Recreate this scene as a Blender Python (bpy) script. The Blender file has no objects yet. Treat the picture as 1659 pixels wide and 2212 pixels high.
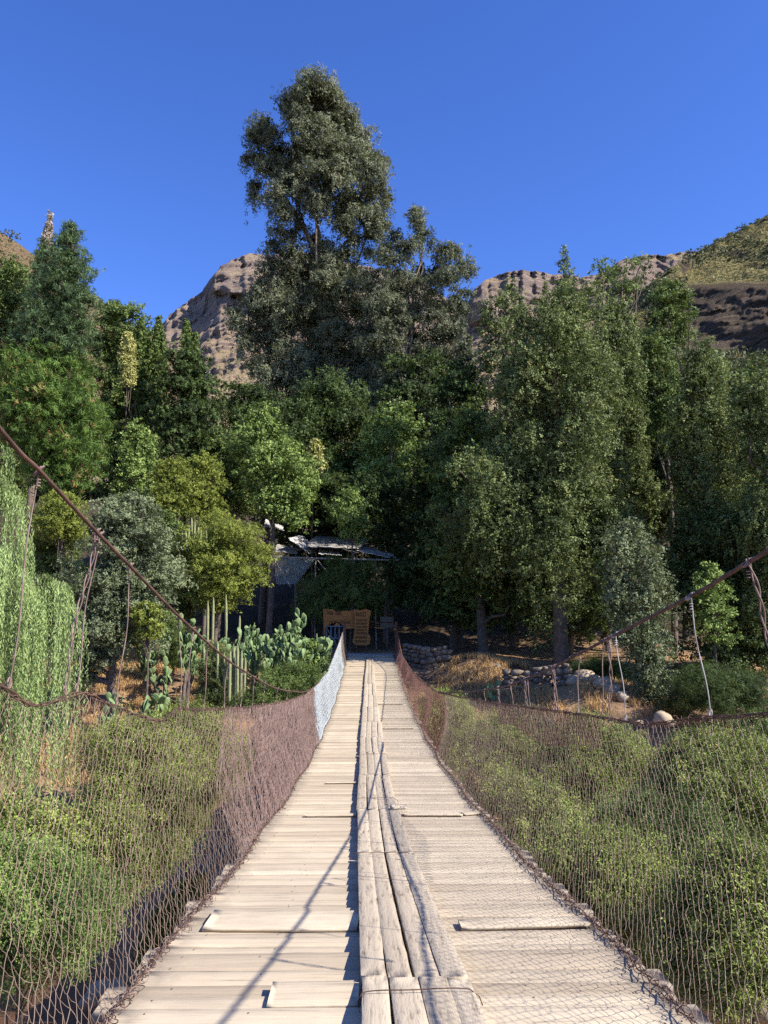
import bpy, math, random
import numpy as np
from mathutils import Vector, Matrix, Euler, noise

# ------------------------------------------------------------------ camera, sky, sun, exposure
S = bpy.context.scene
COL = S.collection
CAM = Vector((-0.12, 0.0, 0.0))            # eye height is z = 0
FPX = 1722.0                               # focal length in units where the picture is 1659 x 2212
CX, CY, VPX, HOR = 829.5, 1106.0, 795.0, 1350.0
pitch = math.atan((HOR - CY) / FPX)
yaw = math.atan((CX - VPX) / math.hypot(FPX, HOR - CY))
cam_d = bpy.data.cameras.new('camera')
cam = bpy.data.objects.new('camera', cam_d); COL.objects.link(cam)
cam.location = CAM
cam.rotation_euler = Euler((math.pi/2 + pitch, 0, -yaw), 'XYZ')
cam_d.sensor_fit = 'VERTICAL'; cam_d.sensor_height = 36.0; cam_d.lens = 36.0*FPX/2212.0
cam_d.clip_start = 0.05; cam_d.clip_end = 5000
S.camera = cam
RM = cam.rotation_euler.to_matrix()

SUN_EL, SUN_AZ = math.radians(40), math.radians(116)   # azimuth clockwise from +Y (the way the bridge runs)
sd = Vector((math.cos(SUN_EL)*math.sin(SUN_AZ), math.cos(SUN_EL)*math.cos(SUN_AZ), math.sin(SUN_EL)))
W = bpy.data.worlds.new('World'); S.world = W; W.use_nodes = True
wn = W.node_tree.nodes; wl = W.node_tree.links
bg = wn['Background']; sky = wn.new('ShaderNodeTexSky'); sky.sky_type = 'NISHITA'; sky.sun_disc = False
sky.sun_elevation = SUN_EL; sky.sun_rotation = SUN_AZ; sky.altitude = 1500; sky.air_density = 0.9; sky.dust_density = 0.35; sky.ozone_density = 4.0
hs = wn.new('ShaderNodeHueSaturation'); hs.inputs['Saturation'].default_value = 1.20
hs.inputs['Hue'].default_value = 0.517
wl.new(sky.outputs[0], hs.inputs['Color']); wl.new(hs.outputs[0], bg.inputs[0]); bg.inputs[1].default_value = 0.15
sun_d = bpy.data.lights.new('sun', 'SUN'); sun_d.energy = 5.0; sun_d.angle = math.radians(0.53); sun_d.color = (1.0, 0.95, 0.86)
sun = bpy.data.objects.new('sun', sun_d); COL.objects.link(sun); sun.rotation_euler = sd.to_track_quat('Z', 'Y').to_euler()
S.view_settings.view_transform = 'Standard'; S.view_settings.look = 'None'
S.view_settings.exposure = 1.0; S.view_settings.gamma = 1.0; S.view_settings.use_curve_mapping = False
S.cycles.max_bounces = 6; S.cycles.diffuse_bounces = 2; S.cycles.transmission_bounces = 3; S.cycles.glossy_bounces = 2
S.cycles.use_denoising = False; S.cycles.caustics_reflective = False; S.cycles.caustics_refractive = False

# ------------------------------------------------------------------ helpers
def ray(px, py):
    return RM @ Vector(((px-CX)/FPX, -(py-CY)/FPX, -1.0))
def P(px, py, y):                      # the point seen at (px, py) that lies y metres down the valley
    d = ray(px, py); return CAM + d*(y/d.y)
def PX(px, py, x):                     # the point seen at (px, py) in the upright plane at this x
    d = ray(px, py); return CAM + d*((x-CAM.x)/d.x)

def tag(o, label=None, cat=None, group=None, kind=None):
    if label: o['label'] = label
    if cat: o['category'] = cat
    if group: o['group'] = group
    if kind: o['kind'] = kind
    return o
def empty(name, loc=(0,0,0), **k):
    o = bpy.data.objects.new(name, None); COL.objects.link(o); o.location = loc; o.empty_display_size = .2
    return tag(o, **k)
def mesh_np(name, V, F, mat, parent=None, tint=None, smooth=False, origin=None):
    V = np.asarray(V, dtype=np.float32).reshape(-1, 3); F = np.asarray(F, dtype=np.int32)
    if origin is not None: V = V - np.array(origin, dtype=np.float32)
    elif parent is not None: V = V - np.array(parent.location, dtype=np.float32)
    n, k = F.shape
    me = bpy.data.meshes.new(name)
    me.vertices.add(len(V)); me.vertices.foreach_set('co', V.ravel())
    me.loops.add(n*k); me.loops.foreach_set('vertex_index', F.ravel())
    me.polygons.add(n); me.polygons.foreach_set('loop_start', np.arange(0, n*k, k, dtype=np.int32))
    if smooth: me.polygons.foreach_set('use_smooth', np.ones(n, dtype=bool))
    me.update(calc_edges=True)
    if tint is not None:
        a = me.attributes.new('tint', 'FLOAT', 'FACE')
        t = np.asarray(tint, dtype=np.float32)
        a.data.foreach_set('value', t if len(t) == n else np.full(n, float(t[0]), np.float32))
    me.materials.append(mat)
    o = bpy.data.objects.new(name, me); COL.objects.link(o)
    if origin is not None: o.location = origin
    if parent is not None: o.parent = parent
    return o

class MB:                              # collects quads (triangles are quads with a doubled corner avoided by using quads only)
    def __init__(s): s.V = []; s.F = []; s.T = []; s.n = 0
    def add(s, V, F, t=0.5):
        V = np.asarray(V, dtype=np.float32).reshape(-1, 3); F = np.asarray(F, dtype=np.int32)
        s.V.append(V); s.F.append(F + s.n); s.n += len(V)
        s.T.append(np.full(len(F), t, np.float32) if np.isscalar(t) else np.asarray(t, np.float32))
    def build(s, name, mat, parent=None, smooth=False, origin=None):
        return mesh_np(name, np.concatenate(s.V), np.concatenate(s.F), mat, parent, np.concatenate(s.T), smooth, origin)
    def box(s, lo, hi, t=.5):
        x0,y0,z0 = lo; x1,y1,z1 = hi
        s.add([(x0,y0,z0),(x1,y0,z0),(x1,y1,z0),(x0,y1,z0),(x0,y0,z1),(x1,y0,z1),(x1,y1,z1),(x0,y1,z1)],
              [(0,3,2,1),(4,5,6,7),(0,1,5,4),(1,2,6,5),(2,3,7,6),(3,0,4,7)], t)

def tube(pts, r, sides=5, caps=True):
    P_ = np.array([tuple(p) for p in pts], dtype=np.float64); n = len(P_)
    R = np.full(n, r) if np.isscalar(r) else np.asarray(r, dtype=np.float64)
    T = np.gradient(P_, axis=0); T /= (np.linalg.norm(T, axis=1)[:, None]+1e-9)
    ref = np.array([0, 0, 1.0]) if abs(T[:, 2]).mean() < .8 else np.array([1.0, 0, 0])
    A = np.cross(T, ref); A /= (np.linalg.norm(A, axis=1)[:, None]+1e-9); B = np.cross(T, A)
    ang = np.arange(sides)*2*np.pi/sides
    V = P_[:, None, :] + R[:, None, None]*(np.cos(ang)[None, :, None]*A[:, None, :] + np.sin(ang)[None, :, None]*B[:, None, :])
    i = np.arange(n-1)[:, None]; j = np.arange(sides)[None, :]; jn = (j+1) % sides
    F = np.stack([i*sides+j, i*sides+jn, (i+1)*sides+jn, (i+1)*sides+j], -1).reshape(-1, 4)
    return V.reshape(-1, 3), F
def segs(A, B, r, sides=3):            # many straight thin wires at once
    A = np.asarray(A, float); B = np.asarray(B, float); n = len(A)
    T = B-A; T /= (np.linalg.norm(T, axis=1)[:, None]+1e-9)
    ref = np.where(np.abs(T[:, 2:3]) < .9, np.array([[0, 0, 1.0]]), np.array([[1.0, 0, 0]]))
    U = np.cross(T, ref); U /= (np.linalg.norm(U, axis=1)[:, None]+1e-9); W_ = np.cross(T, U)
    ang = np.arange(sides)*2*np.pi/sides
    off = r*(np.cos(ang)[None, :, None]*U[:, None, :]+np.sin(ang)[None, :, None]*W_[:, None, :])
    V = np.concatenate([A[:, None]+off, B[:, None]+off], 1).reshape(-1, 3)
    base = (np.arange(n)*2*sides)[:, None, None]; j = np.arange(sides)[None, :, None]; jn = (j+1) % sides
    F = (base+np.concatenate([j, jn, jn+sides, j+sides], 2)).reshape(-1, 4)
    return V, F
def interp(keys, x):                   # keys [(x, a, b...)], linear
    K = np.array(keys, float); return [float(np.interp(x, K[:, 0], K[:, i])) for i in range(1, K.shape[1])]
def smooth_path(pts, step):            # Catmull-Rom through points, resampled
    Q = [Vector(p) for p in pts]; Q = [Q[0]*2-Q[1]]+Q+[Q[-1]*2-Q[-2]]; out = []
    for i in range(1, len(Q)-2):
        p0, p1, p2, p3 = Q[i-1:i+3]; n = max(2, int((p2-p1).length/step))
        for k in range(n):
            t = k/n
            out.append(.5*((2*p1)+(-p0+p2)*t+(2*p0-5*p1+4*p2-p3)*t*t+(-p0+3*p1-3*p2+p3)*t**3))
    out.append(Q[-2]); return out
def fbm(x, y, z=0., o=4): return noise.fractal(Vector((x, y, z)), 1.0, 2.0, o)

# ------------------------------------------------------------------ materials
def newmat(name):
    m = bpy.data.materials.new(name); m.use_nodes = True; nt = m.node_tree
    for n in list(nt.nodes): nt.nodes.remove(n)
    return m, nt, nt.nodes, nt.links
def mix(nt, fac, a, b, typ='MIX'):
    n = nt.nodes.new('ShaderNodeMix'); n.data_type = 'RGBA'; n.blend_type = typ
    for s, v in ((n.inputs[0], fac), (n.inputs[6], a), (n.inputs[7], b)):
        if hasattr(v, 'is_linked') or hasattr(v, 'links'): nt.links.new(v, s)
        elif isinstance(v, (int, float)): s.default_value = v
        else: s.default_value = (*v, 1)
    return n.outputs[2]
def ramp(nt, src, stops):
    r = nt.nodes.new('ShaderNodeValToRGB'); nt.links.new(src, r.inputs[0]); e = r.color_ramp.elements
    while len(e) < len(stops): e.new(.5)
    for el, (p, c) in zip(e, stops): el.position = p; el.color = (*c, 1) if len(c) == 3 else c
    return r.outputs[0]
def nz(nt, vec, scale, detail=4, rough=.55, dist=0):
    n = nt.nodes.new('ShaderNodeTexNoise'); n.inputs['Scale'].default_value = scale; n.inputs['Detail'].default_value = detail
    n.inputs['Roughness'].default_value = rough; n.inputs['Distortion'].default_value = dist
    nt.links.new(vec, n.inputs['Vector']); return n.outputs[0]
def pos(nt, sc=(1, 1, 1)):
    g = nt.nodes.new('ShaderNodeNewGeometry'); m = nt.nodes.new('ShaderNodeMapping'); m.inputs['Scale'].default_value = sc
    nt.links.new(g.outputs['Position'], m.inputs['Vector']); return m.outputs[0]
def attr(nt, name='tint'):
    a = nt.nodes.new('ShaderNodeAttribute'); a.attribute_name = name; return a.outputs['Fac']
def finish(nt, col, rough=.8, bump=None, bstr=.3, bdist=.02, metal=0, spec=.3):
    b = nt.nodes.new('ShaderNodeBsdfPrincipled'); o = nt.nodes.new('ShaderNodeOutputMaterial')
    if hasattr(col, 'links'): nt.links.new(col, b.inputs['Base Color'])
    else: b.inputs['Base Color'].default_value = (*col, 1)
    b.inputs['Roughness'].default_value = rough; b.inputs['Metallic'].default_value = metal
    b.inputs['Specular IOR Level'].default_value = spec
    if bump is not None:
        bn = nt.nodes.new('ShaderNodeBump'); bn.inputs['Strength'].default_value = bstr; bn.inputs['Distance'].default_value = bdist
        nt.links.new(bump, bn.inputs['Height']); nt.links.new(bn.outputs[0], b.inputs['Normal'])
    nt.links.new(b.outputs[0], o.inputs[0]); return b
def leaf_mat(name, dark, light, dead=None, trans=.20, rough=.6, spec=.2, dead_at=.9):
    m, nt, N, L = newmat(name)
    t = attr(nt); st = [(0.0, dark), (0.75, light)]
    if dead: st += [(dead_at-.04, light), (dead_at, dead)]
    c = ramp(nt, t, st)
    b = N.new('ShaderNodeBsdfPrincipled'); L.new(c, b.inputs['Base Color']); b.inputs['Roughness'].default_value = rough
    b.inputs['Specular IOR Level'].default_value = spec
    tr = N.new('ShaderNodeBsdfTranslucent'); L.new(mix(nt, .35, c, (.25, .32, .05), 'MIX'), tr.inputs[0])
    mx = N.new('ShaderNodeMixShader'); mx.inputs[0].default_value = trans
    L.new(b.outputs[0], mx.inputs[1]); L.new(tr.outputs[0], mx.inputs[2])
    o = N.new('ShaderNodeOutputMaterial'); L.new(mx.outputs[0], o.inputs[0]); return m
def wood_mat(name, axis, base, pale, dark, crack=.45):
    m, nt, N, L = newmat(name)
    sc = {'x': (1.2, 26, 26), 'y': (26, 1.2, 26), 'z': (26, 26, 1.2)}[axis]
    g = nz(nt, pos(nt, sc), 1.6, 7, .68, .25); big = nz(nt, pos(nt), 2.3, 3); t = attr(nt)
    fine = nz(nt, pos(nt, tuple(s*3.2 for s in sc)), 1.3, 3, .7)
    c = mix(nt, ramp(nt, t, [(0, (0, 0, 0)), (1, (1, 1, 1))]), base, pale)
    c = mix(nt, ramp(nt, big, [(.4, (0, 0, 0)), (.7, (.35,)*3)]), c, tuple(x*.8+.04 for x in base))
    c = mix(nt, ramp(nt, g, [(.30, (.95,)*3), (crack-.04, (.35,)*3), (crack+.06, (0, 0, 0))]), c, dark)
    c = mix(nt, ramp(nt, fine, [(.3, (.25,)*3), (.5, (0, 0, 0))]), c, tuple(x*.62 for x in base))
    if name == 'plank_wood':          # darker grey-brown along both edges of the deck, broken by noise
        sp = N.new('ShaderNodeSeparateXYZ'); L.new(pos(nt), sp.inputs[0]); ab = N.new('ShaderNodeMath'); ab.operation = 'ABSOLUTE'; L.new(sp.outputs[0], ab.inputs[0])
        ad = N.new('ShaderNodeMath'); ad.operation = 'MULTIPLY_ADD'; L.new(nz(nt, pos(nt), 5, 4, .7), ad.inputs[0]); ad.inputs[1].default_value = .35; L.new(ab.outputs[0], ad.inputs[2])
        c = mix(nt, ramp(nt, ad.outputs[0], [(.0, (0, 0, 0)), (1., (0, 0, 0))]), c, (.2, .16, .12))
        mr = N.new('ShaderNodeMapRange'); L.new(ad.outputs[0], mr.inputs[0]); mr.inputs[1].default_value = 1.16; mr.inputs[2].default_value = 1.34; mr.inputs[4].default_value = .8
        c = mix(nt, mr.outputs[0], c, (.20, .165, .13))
        st = nz(nt, pos(nt, (.7, 2.6, 1)), 1.1, 5, .7)
        c = mix(nt, ramp(nt, st, [(.50, (0, 0, 0)), (.68, (.42,)*3)]), c, (.27, .215, .155))
    finish(nt, c, .85, g, .55, .01, spec=.15); return m
def rust_mat(name, a, b_, rough=.8, metal=0):
    m, nt, N, L = newmat(name); n = nz(nt, pos(nt), 9, 4)
    finish(nt, ramp(nt, n, [(.35, a), (.65, b_)]), rough, metal=metal); return m
def plain(name, a, b_, sc=4, rough=.85, bd=.02, bs=.4, spec=.25):
    m, nt, N, L = newmat(name); n = nz(nt, pos(nt), sc, 6, .6)
    finish(nt, ramp(nt, n, [(.32, a), (.68, b_)]), rough, n, bs, bd, spec=spec); return m

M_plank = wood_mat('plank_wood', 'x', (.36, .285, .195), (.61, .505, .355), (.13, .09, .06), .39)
M_strip = wood_mat('beam_wood', 'y', (.37, .30, .215), (.50, .415, .30), (.06, .042, .03), .43)
M_dark_wood = wood_mat('old_timber', 'z', (.10, .08, .06), (.16, .13, .10), (.02, .015, .01))
M_sign = wood_mat('varnished_board', 'x', (.36, .15, .045), (.50, .22, .065), (.10, .04, .015))
M_rust = rust_mat('rusted_cable', (.060, .032, .024), (.130, .072, .052))
M_net = rust_mat('rusted_net_wire', (.15, .10, .072), (.26, .185, .14), .7)
M_net_dense = rust_mat('purplish_rusted_net_wire', (.145, .09, .07), (.245, .165, .137), .75)
M_net_red = rust_mat('red_rusted_net_wire', (.12, .052, .038), (.20, .10, .075), .75)
M_galv = rust_mat('galvanised_net_wire', (.31, .33, .32), (.45, .47, .455), .5)
M_bark = plain('bark', (.06, .045, .035), (.16, .125, .10), 7)
M_bark_pale = plain('pale_peeling_bark', (.07, .052, .04), (.24, .19, .145), 3)
M_rock = plain('pale_boulder_rock', (.24, .18, .115), (.43, .34, .235), 3, bd=.05)
M_rock_dark = plain('grey_field_stone', (.12, .11, .10), (.24, .22, .20), 4, bd=.05)
M_cactus = plain('cactus_skin', (.10, .155, .06), (.20, .27, .11), 5, .6)
M_column = plain('column_cactus_skin', (.15, .17, .08), (.27, .27, .14), 7, .8)

def ground_mat():
    m, nt, N, L = newmat('river_valley_soil')
    a = nz(nt, pos(nt), .35, 6, .6); f = nz(nt, pos(nt), 6, 6, .7)
    c = ramp(nt, a, [(.32, (.13, .085, .050)), (.46, (.30, .19, .11)), (.62, (.48, .29, .14))])
    c = mix(nt, ramp(nt, f, [(.35, (.55,)*3), (.6, (0, 0, 0))]), c, (.09, .06, .04))
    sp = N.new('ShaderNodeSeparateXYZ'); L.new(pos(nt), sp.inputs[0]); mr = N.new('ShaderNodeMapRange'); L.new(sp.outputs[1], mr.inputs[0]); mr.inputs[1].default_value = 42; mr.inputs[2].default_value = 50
    c = mix(nt, mr.outputs[0], c, ramp(nt, f, [(.35, (.035, .026, .016)), (.65, (.085, .065, .038))]))   # dark leaf litter, with the deep shade under the trees put into its colour
    finish(nt, c, .95, f, .9, .12, spec=.1); return m
M_ground = ground_mat()
def water_mat():
    m, nt, N, L = newmat('muddy_river_water')
    n = nz(nt, pos(nt, (1, 1.8, 1)), 1.3, 4, .6, .6)
    finish(nt, ramp(nt, n, [(.3, (.155, .085, .048)), (.7, (.20, .115, .068))]), .75, n, .25, .08, spec=.08); return m
def mountain_mat(name, soil, soil2, rock, rock2, green, zfreq, rock_bias=0., shrub=.62, shrub_scale=.12):
    m, nt, N, L = newmat(name)
    p = pos(nt)
    warp = nz(nt, pos(nt, (.004, .004, .004)), 1.0, 4)
    # strata: bands of z, bent by a broad noise
    sep = N.new('ShaderNodeSeparateXYZ'); L.new(p, sep.inputs[0])
    mm = N.new('ShaderNodeMath'); mm.operation = 'MULTIPLY_ADD'; L.new(warp, mm.inputs[0]); mm.inputs[1].default_value = 130; L.new(sep.outputs[2], mm.inputs[2])
    xx = N.new('ShaderNodeMath'); xx.operation = 'MULTIPLY_ADD'; L.new(sep.outputs[0], xx.inputs[0]); xx.inputs[1].default_value = .12; L.new(mm.outputs[0], xx.inputs[2])
    cb = N.new('ShaderNodeCombineXYZ'); L.new(xx.outputs[0], cb.inputs[2])
    band = nz(nt, cb.outputs[0], zfreq, 6, .75)
    fine = nz(nt, pos(nt, (1, 1, 1.8)), .4, 9, .85); mid = nz(nt, p, .03, 5, .6)
    crock = ramp(nt, band, [(.38, tuple(x*.6 for x in rock)), (.44, rock2), (.50, rock), (.55, tuple(x*1.2 for x in rock2)), (.59, tuple(x*.55 for x in rock)), (.66, rock2)])
    crock = mix(nt, ramp(nt, fine, [(.35, (.6,)*3), (.6, (0, 0, 0))]), crock, tuple(x*.5 for x in rock))
    csoil = ramp(nt, mid, [(.35, soil), (.65, soil2)])
    sp = nz(nt, p, shrub_scale*3, 3, .75)
    csoil = mix(nt, ramp(nt, sp, [(shrub-.05, (0, 0, 0)), (shrub+.03, (1, 1, 1))]), csoil, green)
    # rock where the slope is steep
    g = N.new('ShaderNodeNewGeometry'); s2 = N.new('ShaderNodeSeparateXYZ'); L.new(g.outputs['Normal'], s2.inputs[0])
    a1 = N.new('ShaderNodeMath'); a1.operation = 'MULTIPLY_ADD'; L.new(mid, a1.inputs[0]); a1.inputs[1].default_value = -.35; L.new(s2.outputs[2], a1.inputs[2])
    st = ramp(nt, a1.outputs[0], [(.42+rock_bias, (1, 1, 1)), (.54+rock_bias, (0, 0, 0))])
    at = N.new('ShaderNodeAttribute'); at.attribute_name = 'rocky'
    ad = N.new('ShaderNodeMath'); ad.operation = 'MAXIMUM'; L.new(st, ad.inputs[0]); L.new(at.outputs['Fac'], ad.inputs[1])
    c = mix(nt, ad.outputs[0], csoil, crock)
    hh = N.new('ShaderNodeMath'); hh.operation = 'MULTIPLY_ADD'; L.new(band, hh.inputs[0]); hh.inputs[1].default_value = 1.6; L.new(fine, hh.inputs[2])
    finish(nt, c, .95, hh.outputs[0], 1.0, 4.0, spec=.05); return m

# ------------------------------------------------------------------ terrain
def gz(x, y):
    yy = y + (0.16*min(0, x+4) if y > 10 else 0) + (0.06*max(0, x-4))
    k = [(-60, 1.5), (-6, -1.6), (0, -2.7), (1.5, -3.6), (4.5, -7.4), (9, -8.0), (16, -7.9), (22, -7.3), (27, -6.0), (31, -4.4), (35, -3.0), (38, -1.95), (41, -1.50), (47, -1.3),
         (60, 2.5), (80, 8.5), (120, 20), (200, 42), (400, 70)]
    z = interp(k, yy)[0]
    gravel = 0
    if 7 < y < 24 and x > 3: z += min(1.2, (x-3)*.3)*max(0, 1-abs(y-15)/10)
    amp = .35 if y < 45 else 1.0
    if abs(x) < 3.5 and y > 33: amp = .06
    for bx, by, h, r in ((4.7, 36.3, .75, 2.0), (9.6, 31.5, 1.5, 3.4), (-11.5, 36, .4, 4)): z += h*math.exp(-((x-bx)**2+(y-by)**2)/(r*r))
    return z + amp*fbm(x*.13, y*.13, 3.1)
def build_ground():
    ys = np.concatenate([np.arange(-60, 0, 4), np.arange(0, 60, .6), np.arange(60, 200, 5), np.arange(200, 420, 20)])
    xs = np.concatenate([np.arange(-420, -60, 20), np.arange(-60, -30, 3), np.arange(-30, 30, .6), np.arange(30, 60, 3), np.arange(60, 421, 20)])
    V = [(x, y, gz(x, y)) for y in ys for x in xs]
    nx = len(xs); F = [(j*nx+i, j*nx+i+1, (j+1)*nx+i+1, (j+1)*nx+i) for j in range(len(ys)-1) for i in range(nx-1)]
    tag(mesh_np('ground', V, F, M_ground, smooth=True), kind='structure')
    # muddy river
    n = 30; V = [(x, y, -7.62) for y in np.linspace(1.5, 24, n) for x in np.linspace(-90, 90, n)]
    F = [(j*n+i, j*n+i+1, (j+1)*n+i+1, (j+1)*n+i) for j in range(n-1) for i in range(n-1)]
    tag(mesh_np('river_water', V, F, water_mat()), kind='structure')
build_ground()

def ridge(name, top, pb, D, nu, nv, mat, amp, fs, terr=0, nb=6, seed=0., rocky=None, push=None, px0=None, px1=None, ledge=0., gully=0., dip=0.):
    """a solid ridge: front slope from the foot (pb) up to the skyline, then down again behind."""
    T = np.array(top, float); px0 = px0 or T[0, 0]; px1 = px1 or T[-1, 0]
    V = []; R = []
    for j in range(nv+8):
        t = j/(nv-1)
        for i in range(nu):
            px = px0+(px1-px0)*i/(nu-1); pt = float(np.interp(px, T[:, 0], T[:, 1]))
            tt = min(t, 1.0); py = pb+(pt-pb)*tt
            ph = tt*nb+1.2*fbm(px*.006, tt*1.5, seed)
            d = D[0]+(D[1]-D[0])*(tt+terr*math.sin(2*math.pi*ph)/(2*math.pi*nb))
            if ledge:
                w = sm(.36, .52, tt+.06*fbm(px*.008, 3., seed)); q = tt*17+(px-450)*dip+.9*fbm(px*.012, tt*3, seed+4); fr = q-math.floor(q); u = (math.floor(q)+sm(.0, .38+.25*noise.noise(Vector((math.floor(q)*3.3, px*.01, 0))), fr)-q)/17
                d += w*ledge*(D[1]-D[0])*u
                q = tt*41+(px-450)*dip*2.2+1.2*fbm(px*.02, tt*4, seed+8); fr = q-math.floor(q); d += w*ledge*.6*(D[1]-D[0])*(math.floor(q)+sm(0, .5, fr)-q)/41
                g = abs(noise.noise(Vector((px*.05+tt*1.5, tt*.9, seed))))+.35*abs(noise.noise(Vector((px*.14, tt*1.6, seed)))); d += w*gully*(.45-g)
            if push: d += push(px, py)
            p = P(px, py, d)
            n1 = fbm(p.x*fs, p.z*fs*1.6+7, p.y*fs*.6+seed, 6); n2 = noise.ridged_multi_fractal(Vector((p.x*fs*2.1, p.y*fs*.8+seed, p.z*fs*.9)), .9, 2.1, 5, 1., 2.)-1
            p.y += amp*(n1+.5*n2)*(1.0 if t <= 1 else .5)
            p.x += amp*.25*n1; p.z += amp*.10*n1*(1-.4*tt)
            if t > 1: k = (j-nv+1); p.y += k*D[1]*.05; p.z -= k*D[1]*.028
            V.append(p[:]); R.append(rocky(px, py) if rocky else 0.)
    F = [(j*nu+i, j*nu+i+1, (j+1)*nu+i+1, (j+1)*nu+i) for j in range(nv+7) for i in range(nu-1)]
    o = mesh_np(name, V, F, mat)
    a = o.data.attributes.new('rocky', 'FLOAT', 'POINT'); a.data.foreach_set('value', np.array(R, np.float32))
    return tag(o, kind='structure')
def sm(a, b, x): t = max(0, min(1, (x-a)/(b-a))); return t*t*(3-2*t)
M_mt = mountain_mat('layered_mountain_rock', (.40, .29, .18), (.50, .365, .22), (.225, .17, .148), (.40, .305, .252), (.17, .16, .085), .05, -.02, .60)
def rk_c(px, py):
    v = 1-sm(690, 760, py+.18*(px-450)*0)
    if px > 1000: v = 1-sm(640, 700, py)
    return v*max(0, min(1, .72+.9*fbm(px*.02, py*.05, 4.)))
def push_c(px, py):
    # cap cliff that faces left: the face runs away from us towards its left end
    c = sm(572, 592, py)*(1-sm(628, 648, py))*sm(430, 455, px)*(1-sm(560, 640, px))
    d = -46*c*(px-440)/120
    e = sm(640, 652, py)*(1-sm(690, 705, py))*sm(1000, 1015, px)*(1-sm(1055, 1080, px)); d -= e*40*(px-1000)/60
    return d
mt = ridge('mountain', [(150, 830), (250, 780), (330, 712), (352, 697), (360, 680), (400, 655), (436, 634), (443, 618), (455, 590), (470, 572), (495, 558), (540, 547), (575, 549), (640, 545), (700, 548),
            (780, 572), (850, 585), (920, 610), (985, 660), (1010, 655), (1022, 628), (1050, 604), (1075, 592), (1112, 586), (1180, 590), (1250, 601), (1300, 590), (1345, 562), (1392, 550), (1435, 549), (1480, 543), (1560, 545), (1700, 560)],
           1010, (300, 640), 520, 420, M_mt, 6, .022, .3, 5, 2.3, rk_c, push_c, ledge=.60, gully=15, dip=.0060)
M_hill = mountain_mat('golden_shrubby_hillside', (.37, .29, .12), (.44, .36, .16), (.10, .078, .058), (.21, .16, .115), (.085, .095, .04), .09, -.16, .50, .35)
def rk_r(px, py):
    b0 = 612-.02*(px-1500); b1 = 762
    return sm(b0-3, b0+3, py)*(1-sm(b1-14, b1+4, py))*sm(1462, 1490, px)
def push_r(px, py):
    c = sm(610, 618, py)*(1-sm(680, 775, py))*sm(1462, 1490, px); return c*(-14*sm(1470, 1700, px)+2.4*fbm(px*.013+py*.01, py*.06, 2.)+1.0*fbm(px*.08+py*.05, py*.10, 7.)) - 13*sm(600, 606, py)*0 + 16*(1-sm(606, 618, py))*sm(1462, 1500, px)
hr = ridge('hill_right_of_valley', [(1150, 820), (1240, 740), (1330, 672), (1385, 628), (1420, 600), (1470, 566), (1500, 552), (1545, 522), (1600, 497), (1659, 463), (1760, 400), (1900, 330), (2050, 270)],
           1000, (95, 235), 260, 170, M_hill, 3.6, .035, .3, 7, 5.1, rk_r, push_r)
M_lh = mountain_mat('reddish_left_hill', (.36, .24, .13), (.42, .29, .17), (.16, .11, .09), (.24, .17, .14), (.10, .11, .05), .09, -.2, .57, .3)
hl = ridge('hill_left_of_valley', [(-400, 420), (-150, 480), (0, 506), (20, 512), (45, 528), (75, 552), (110, 580), (180, 625), (228, 655), (260, 690), (330, 730), (420, 800)],
           1050, (120, 260), 160, 90, M_lh, 3.0, .035, .2, 6, 9.7)

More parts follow.
